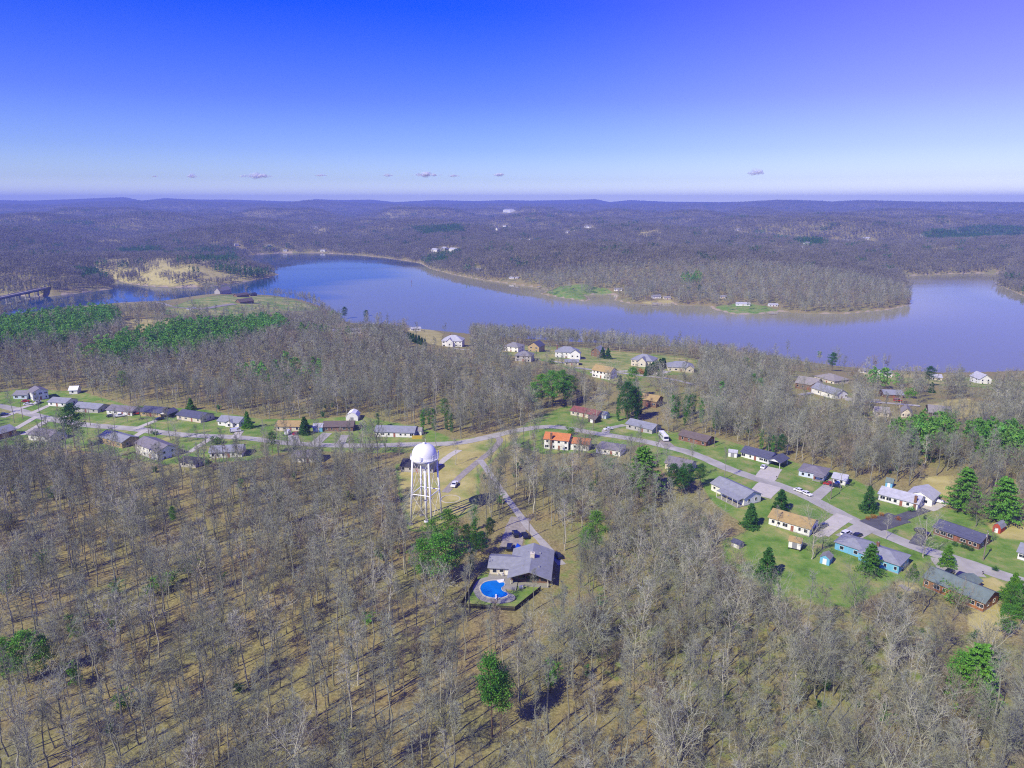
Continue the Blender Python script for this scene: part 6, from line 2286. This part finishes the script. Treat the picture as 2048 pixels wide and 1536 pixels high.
scatter('far_bare_woods', np.stack([X, Y, Z], 1)[b_], sc2[b_], RNG.uniform(0, 6.28, b_.sum()), RNG.integers(0, 6, b_.sum()), LODS)
PL = []
for i in range(4):
    T, C = pine(400 + i, 15, .25, .24, lod=1)
    PL.append((joined(T, C), [PINE_BARK, [STAND, STAND, NEEDLE, STAND][i]]))
# the near right stands lie closer than the middle distance
X3, Y3 = jgrid(4.6, 280, 470)
g3 = np.zeros(len(X3), bool)
for p in ST_W:
    g3 |= inside(p, X3, Y3)
X3, Y3 = X3[g3], Y3[g3]
Z3 = H(X3, Y3)
PX = np.concatenate([X[green], X3])
PY = np.concatenate([Y[green], Y3])
PZ = np.concatenate([Z[green], Z3])
scatter('pine_stand', np.stack([PX, PY, PZ], 1), RNG.uniform(.7, 1.1, len(PX)), RNG.uniform(0, 6.28, len(PX)), RNG.integers(0, 4, len(PX)), PL)

# far woodland in clumps
def far_band(name, sp, d0, d1, xy, seed):
    X, Y = jgrid(sp, d0, d1, radians(40))
    ok, Z = allowed(X, Y, np.full(len(X), 6.0), RNG)
    X, Y, Z = X[ok], Y[ok], Z[ok]
    r_ = RNG.random(len(X))
    green = np.zeros(len(X), bool)
    for p in FP_W:
        green |= inside(p, X, Y) & (r_ < .85)
    green |= (sines(X, Y, 420, 7, 81) > 1.5) & (r_ < .35)
    green |= r_ < .02
    idx = np.where(green, 5 + RNG.integers(0, 2, len(X)), RNG.integers(0, 5, len(X)))
    z_ = RNG.uniform(.8, 1.15, len(X))
    scatter(name, np.stack([X, Y, Z], 1), z_ * xy, RNG.uniform(0, 6.28, len(X)), idx,
            [(clump(seed + i), [FARWOOD]) for i in range(5)] + [(clump(seed + 10 + i, green=True), [NEEDLE_DARK]) for i in range(2)], scz=z_)
far_band('distant_woods', 15.0, 1350, 2600, 1.0, 500)
far_band('hillside_woods', 27.0, 2600, 6000, 1.75, 530)
far_band('ridge_woods', 36.0, 6000, 8700, 2.4, 560)

# ------------------------------------------------------------------ evergreens one by one
EV = {}
def ev(kind):
    if kind in EV:
        return EV[kind]
    if kind == 'pine':
        T, C = pine(601, 18, .45, .145); EV[kind] = [('trunk', T, PINE_BARK), ('crown', C, NEEDLE)], 18
    elif kind == 'pine2':
        T, C = pine(602, 16, .3, .24); EV[kind] = [('trunk', T, PINE_BARK), ('crown', C, NEEDLE)], 16
    elif kind == 'dpine':
        T, C = pine(603, 16, .35, .22); EV[kind] = [('trunk', T, PINE_BARK), ('crown', C, NEEDLE_DARK)], 16
    elif kind == 'white':
        T, C = layered(604, 18); EV[kind] = [('trunk', T, PINE_BARK), ('crown', C, NEEDLE)], 18
    elif kind == 'cedar':
        T, C = cedar(605, 9); EV[kind] = [('trunk', T, PINE_BARK), ('crown', C, NEEDLE_DARK)], 9
    elif kind == 'gcedar':
        T, C = cedar(606, 9, .45); EV[kind] = [('trunk', T, PINE_BARK), ('crown', C, BUSH)], 9
    elif kind == 'ivy':
        T, C, L = ivy_tree(607, 18); EV[kind] = [('trunk', T, BARK), ('crown', C, TWIG), ('ivy', L, IVY)], 18
    elif kind == 'ivy2':
        T, C, L = ivy_tree(617, 16); EV[kind] = [('trunk', T, BARK), ('crown', C, TWIG), ('ivy', L, IVY)], 16
    elif kind == 'bush':
        T, C = bush(608, 2.0, 3.0); EV[kind] = [('trunk', T, PINE_BARK), ('crown', C, BUSH)], 3
    elif kind == 'dbush':
        T, C = bush(609, 2.0, 3.0); EV[kind] = [('trunk', T, PINE_BARK), ('crown', C, NEEDLE_DARK)], 3
    elif kind == 'rust':
        T, C = bush(610, 1.2, 1.5, 20, .1); EV[kind] = [('trunk', T, PINE_BARK), ('crown', C, RUST)], 1.5
    elif kind == 'shrub':
        T, C = loose_shrub(611, 5); EV[kind] = [('trunk', T, PINE_BARK), ('crown', C, UNDER)], 5
    elif kind == 'hedge':
        T, C = cedar(612, 6, .26); EV[kind] = [('trunk', T, PINE_BARK), ('crown', C, NEEDLE_DARK)], 6
    EV[kind] = ([(nm, b.mesh(nm, m)) for nm, b, m in EV[kind][0]], EV[kind][1])
    return EV[kind]

def plant(px, py, h, kind, label, cat='tree', group=None, name=None, wide=1.0):
    parts, base = ev(kind)
    g = gp(px, py)
    s = h / base
    nm = name or {'pine': 'pine_tree', 'pine2': 'pine_tree', 'dpine': 'pine_tree', 'white': 'pine_tree', 'cedar': 'cedar_tree', 'gcedar': 'cedar_tree', 'ivy': 'ivy_clad_tree', 'ivy2': 'ivy_clad_tree', 'bush': 'shrub',
                  'dbush': 'shrub', 'rust': 'shrub', 'shrub': 'shrub', 'hedge': 'hedge_tree'}[kind]
    r = empty(nm, (g.x, g.y, g.z), R.uniform(0, 6.28), label, cat, group)
    wide *= R.uniform(.82, 1.18)
    r.scale = (s * wide, s * wide, s)
    for pn, me in parts:
        link_mesh(pn, me, r)

R.seed(77)
for a in EVERGREENS:
    plant(*a)
for i, (px, py, h) in enumerate([(150, 1275, 7), (170, 1290, 5), (156, 1372, 7), (235, 1190, 5), (228, 1265, 5), (205, 1310, 4), (300, 1195, 6), (325, 1185, 6), (345, 1168, 5), (380, 1150, 6), (10, 1190, 6), (85, 1130, 5), (448, 1175, 5), (110, 1000, 6), (735, 1250, 4), (250, 1420, 5),
                              (1450, 1240, 4), (1480, 1270, 4), (1200, 1215, 4), (1330, 1120, 5), (1410, 1060, 6), (1740, 1300, 4), (1990, 1340, 5), (1770, 1450, 4), (560, 1010, 5), (480, 980, 5), (700, 1000, 4), (1000, 1010, 5), (1130, 960, 6), (1180, 985, 6), (1215, 940, 7)]):
    side = 'left' if px < 800 else ('right' if px > 1300 else 'central')
    zn = 'upper' if py < 1100 else ('middle' if py < 1260 else 'lower')
    plant(px, py, h, 'shrub', 'loose green understory shrub, number %d counting from the bottom in the %s %s woods' % (0, zn, side), 'shrub', 'green understory shrubs in the bare woods', wide=1.3)
# give those shrubs an order that can be checked
sh = [o for o in COL.objects if o.get('group') == 'green understory shrubs in the bare woods']
zz = {}
for o in sh:
    key = o['label'].split(' in the ')[1]
    zz.setdefault(key, []).append(o)
for key, os_ in zz.items():
    os_.sort(key=lambda o: proj(*o.location)[0])
    for q, o in enumerate(os_):
        o['label'] = 'loose green understory shrub, %s from the left in the %s' % (ORD[q], key)
# looser groups of ivy-clad trees and dark pines around the yards
def group_of(poly, n, kinds, hs, what, seed):
    rg = random.Random(seed)
    W_ = [gp(*p) for p in poly]
    xs = [p.x for p in W_]; ys = [p.y for p in W_]
    P = np.array([(p.x, p.y) for p in W_])
    pts = []
    while len(pts) < n:
        x_, y_ = rg.uniform(min(xs), max(xs)), rg.uniform(min(ys), max(ys))
        if not inside(P, np.array([x_]), np.array([y_]))[0]:
            continue
        if any(np.hypot(x_ - np.mean([q[0] for q in f_]), y_ - np.mean([q[1] for q in f_])) < 11 for f_ in FOOT):
            continue
        pts.append((x_, y_))
    pts = sorted((proj(x_, y_, h1(x_, y_))[:2] for x_, y_ in pts))
    for i, (u_, v_) in enumerate(pts):
        plant(u_, v_, rg.uniform(*hs), rg.choice(kinds), '%s, %s from the left %s' % ('green tree', ORD[i], what), 'tree')
group_of([(1055, 790), (1150, 785), (1150, 815), (1060, 820)], 5, ['pine2', 'ivy'], (12, 17), 'in the clump left of the red-roofed house', 1)
group_of([(1215, 815), (1290, 815), (1300, 845), (1220, 845)], 6, ['ivy', 'ivy2', 'dpine'], (13, 19), 'in the dark clump above the slate-roofed ranch', 2)
group_of([(1320, 820), (1460, 835), (1450, 862), (1330, 850)], 8, ['ivy', 'ivy2'], (12, 18), 'in the wood edge above the brown-roofed ranch', 3)
group_of([(1180, 930), (1290, 935), (1270, 1000), (1190, 990)], 6, ['ivy2', 'ivy', 'shrub'], (7, 13), 'in the thicket below the orange roof', 4)
group_of([(1310, 960), (1400, 965), (1410, 1000), (1320, 1005)], 4, ['dpine', 'ivy2'], (9, 13), 'in the thicket right of the tall bright pine', 5)
group_of([(1985, 1215), (2044, 1200), (2044, 1300), (2005, 1290)], 4, ['pine2', 'gcedar', 'dpine'], (7, 11), 'in the right edge clump below the brick house', 6)
group_of([(820, 850), (905, 845), (905, 866), (830, 868)], 4, ['ivy', 'ivy2'], (11, 16), 'in the wood edge above the water tower', 7)
group_of([(925, 1100), (985, 1080), (985, 1110), (940, 1150)], 4, ['dpine', 'ivy2'], (8, 12), 'in the shade left of the pool house wing', 8)
group_of([(1500, 900), (1570, 905), (1565, 925), (1580, 925)], 3, ['ivy2', 'dpine'], (8, 12), 'behind the navy-roofed carport', 9)
group_of([(1425, 760), (1540, 770), (1530, 800), (1430, 790)], 5, ['ivy2', 'pine2'], (9, 14), 'in the bare woods below the lakeside houses', 10)
# clipped hedges: rows of trees
def row(p0, p1, n, h, kind, what):
    a, b = gp(*p0), gp(*p1)
    for i in range(n):
        q = a.lerp(b, i / (n - 1))
        u_, v_, _ = proj(q.x, q.y, h1(q.x, q.y))
        lab = what % (ORD[i] + ' from the left')
        plant(u_, v_, h * R.uniform(.9, 1.1), kind, lab, 'hedge', 'trees of ' + what.split(' in ')[1], 'hedge_tree')
row((1292, 752), (1328, 735), 13, 7, 'hedge', 'dark conifer, %s in the clipped hedge between two lake houses')
row((732, 666), (802, 668), 13, 9, 'hedge', 'dark evergreen, %s in the tall hedge by the long white building')
row((806, 676), (850, 692), 9, 7, 'hedge', 'dark evergreen, %s in the sloping hedge below the lake lawn')
for i, (px, py) in enumerate([(1735, 1040), (1748, 1036), (1762, 1032), (1795, 1040), (1275, 745), (1282, 748)]):
    plant(px, py, 1.6 if i < 4 else 4, 'rust', ['rust-orange shrub beside the dark driveway, first from the left', 'rust-orange shrub beside the dark driveway, second from the left', 'rust-orange shrub beside the dark driveway, third from the left',
                                               'rust-orange shrub beside the dark driveway, rightmost', 'orange-leaved tree by the lakeside drive, left', 'orange-leaved tree by the lakeside drive, right'][i], 'shrub')
for i, (px, py, h, lab) in enumerate([(1928, 1096, 2.2, 'round clipped shrub before the brown brick ranch, left'), (1940, 1101, 2.0, 'round clipped shrub before the brown brick ranch, right'), (1822, 1024, 2.5, 'clipped shrub at the lavender house gable'),
                                      (1990, 1142, 2, 'low green shrub by the street end'), (1645, 968, 1.8, 'small shrub before the low hip-roofed house porch'), (310, 870, 3, 'dark shrub behind the white two-storey house'), (1910, 1092, 2.0, 'dark round shrub before the brown brick ranch, farthest left')]):
    plant(px, py, h, 'dbush' if i != 2 else 'bush', lab, 'shrub')

# ------------------------------------------------------------------ clouds
cm = mat('cloud_vapour', (0.95, 0.95, 0.95), 1.0, 0.02, 0.004, spec=0.0)
cn, cl = cm.node_tree.nodes, cm.node_tree.links
c_t = cn.new('ShaderNodeTexCoord')
c_n = cn.new('ShaderNodeTexNoise')
c_n.inputs['Scale'].default_value = 0.006
c_n.inputs['Detail'].default_value = 6
c_r = cn.new('ShaderNodeMapRange')
c_r.inputs['From Min'].default_value = 0.35
c_r.inputs['From Max'].default_value = 0.75
c_r.inputs['To Min'].default_value = 0.0
c_r.inputs['To Max'].default_value = 0.4
c_tr = cn.new('ShaderNodeBsdfTranslucent')
c_tr.inputs['Color'].default_value = (0.95, 0.95, 0.95, 1)
c_mx = cn.new('ShaderNodeMixShader')
c_tp = cn.new('ShaderNodeBsdfTransparent')
c_m2 = cn.new('ShaderNodeMixShader')
c_out = [x for x in cn if x.type == 'OUTPUT_MATERIAL'][0]
cl.new(cn['Principled BSDF'].outputs[0], c_mx.inputs[1])
cl.new(c_tr.outputs[0], c_mx.inputs[2])
cl.new(c_r.outputs[0], c_m2.inputs[0])
cl.new(c_tp.outputs[0], c_m2.inputs[1])
cl.new(c_mx.outputs[0], c_m2.inputs[2])
cl.new(c_m2.outputs[0], c_out.inputs[0])
cl.new(c_t.outputs['Object'], c_n.inputs['Vector'])
cl.new(c_n.outputs['Fac'], c_r.inputs[0])
def cloud(px, py, w, h, lab, seed):
    R.seed(seed)
    r = ray(px, py)
    k = 22000.0 / r[1]
    c = Vector((r[0] * k, 22000.0, CAMZ + r[2] * k))
    mpp = 22000.0 / F_PX
    import bmesh
    bm = bmesh.new()
    n = max(7, int(w / h * 6))
    for i in range(n):
        t = R.gauss(0, .22)
        t = max(-.5, min(.5, t))
        s = h * mpp * R.uniform(.14, .42) * (1.05 - abs(t) * 1.5)
        mtx = Matrix.Translation((t * w * mpp * .9, R.gauss(0, 40), R.uniform(-.1, .35) * h * mpp * (1 - abs(t) * 1.5))) @ Matrix.Diagonal((s * 1.7, s * 1.5, s, 1))
        bmesh.ops.create_icosphere(bm, subdivisions=2, radius=1.0, matrix=mtx)
    bmesh.ops.create_icosphere(bm, subdivisions=2, radius=1.0, matrix=Matrix.Diagonal((w * mpp * .46, h * mpp * .3, h * mpp * .12, 1)))
    for vv in bm.verts:
        vv.co += Vector((R.gauss(0, 4), R.gauss(0, 4), R.gauss(0, 4)))
    me = bpy.data.meshes.new('cloud')
    bm.to_mesh(me)
    bm.free()
    me.materials.append(cm)
    me.polygons.foreach_set('use_smooth', [True] * len(me.polygons))
    o = bpy.data.objects.new('cloud', me)
    o.location = c
    COL.objects.link(o)
    tag(o, lab, 'cloud')
for i, a in enumerate([(512, 353, 78, 12, 'long flat white cloud low over the left ridges'), (385, 353, 26, 9, 'small white cloud left of the long flat one'), (852, 350, 64, 11, 'grey-white flat cloud low over the centre'), (776, 351, 22, 7, 'thin wisp of cloud just left of the centre cloud'),
                       (907, 352, 24, 6, 'thin wisp of cloud just right of the centre cloud'), (998, 350, 30, 7, 'small thin cloud right of the centre'), (1509, 346, 34, 20, 'single puffy cloud low over the right ridge'), (310, 353, 14, 4, 'tiny faint cloud farthest left'), (642, 351, 30, 4, 'faint wisp of cloud between the left and centre clouds')]):
    cloud(*a, 900 + i)

# ------------------------------------------------------------------ haze
mb = MB()
HX = 13700.0
mb.box((0, 0, 104), (2 * HX, 2 * HX, 288))
hm = bpy.data.materials.new('haze_air')
hm.use_nodes = True
hn = hm.node_tree.nodes
hn.remove(hn['Principled BSDF'])
hv = hn.new('ShaderNodeVolumePrincipled')
hv.inputs['Color'].default_value = (0.34, 0.45, 1.0, 1)
hv.inputs['Density'].default_value = 0.00014
hv.inputs['Anisotropy'].default_value = 0.0
hm.node_tree.links.new(hv.outputs[0], [x for x in hn if x.type == 'OUTPUT_MATERIAL'][0].inputs['Volume'])
hz = mb.obj('haze', hm)
hz['kind'] = 'stuff'
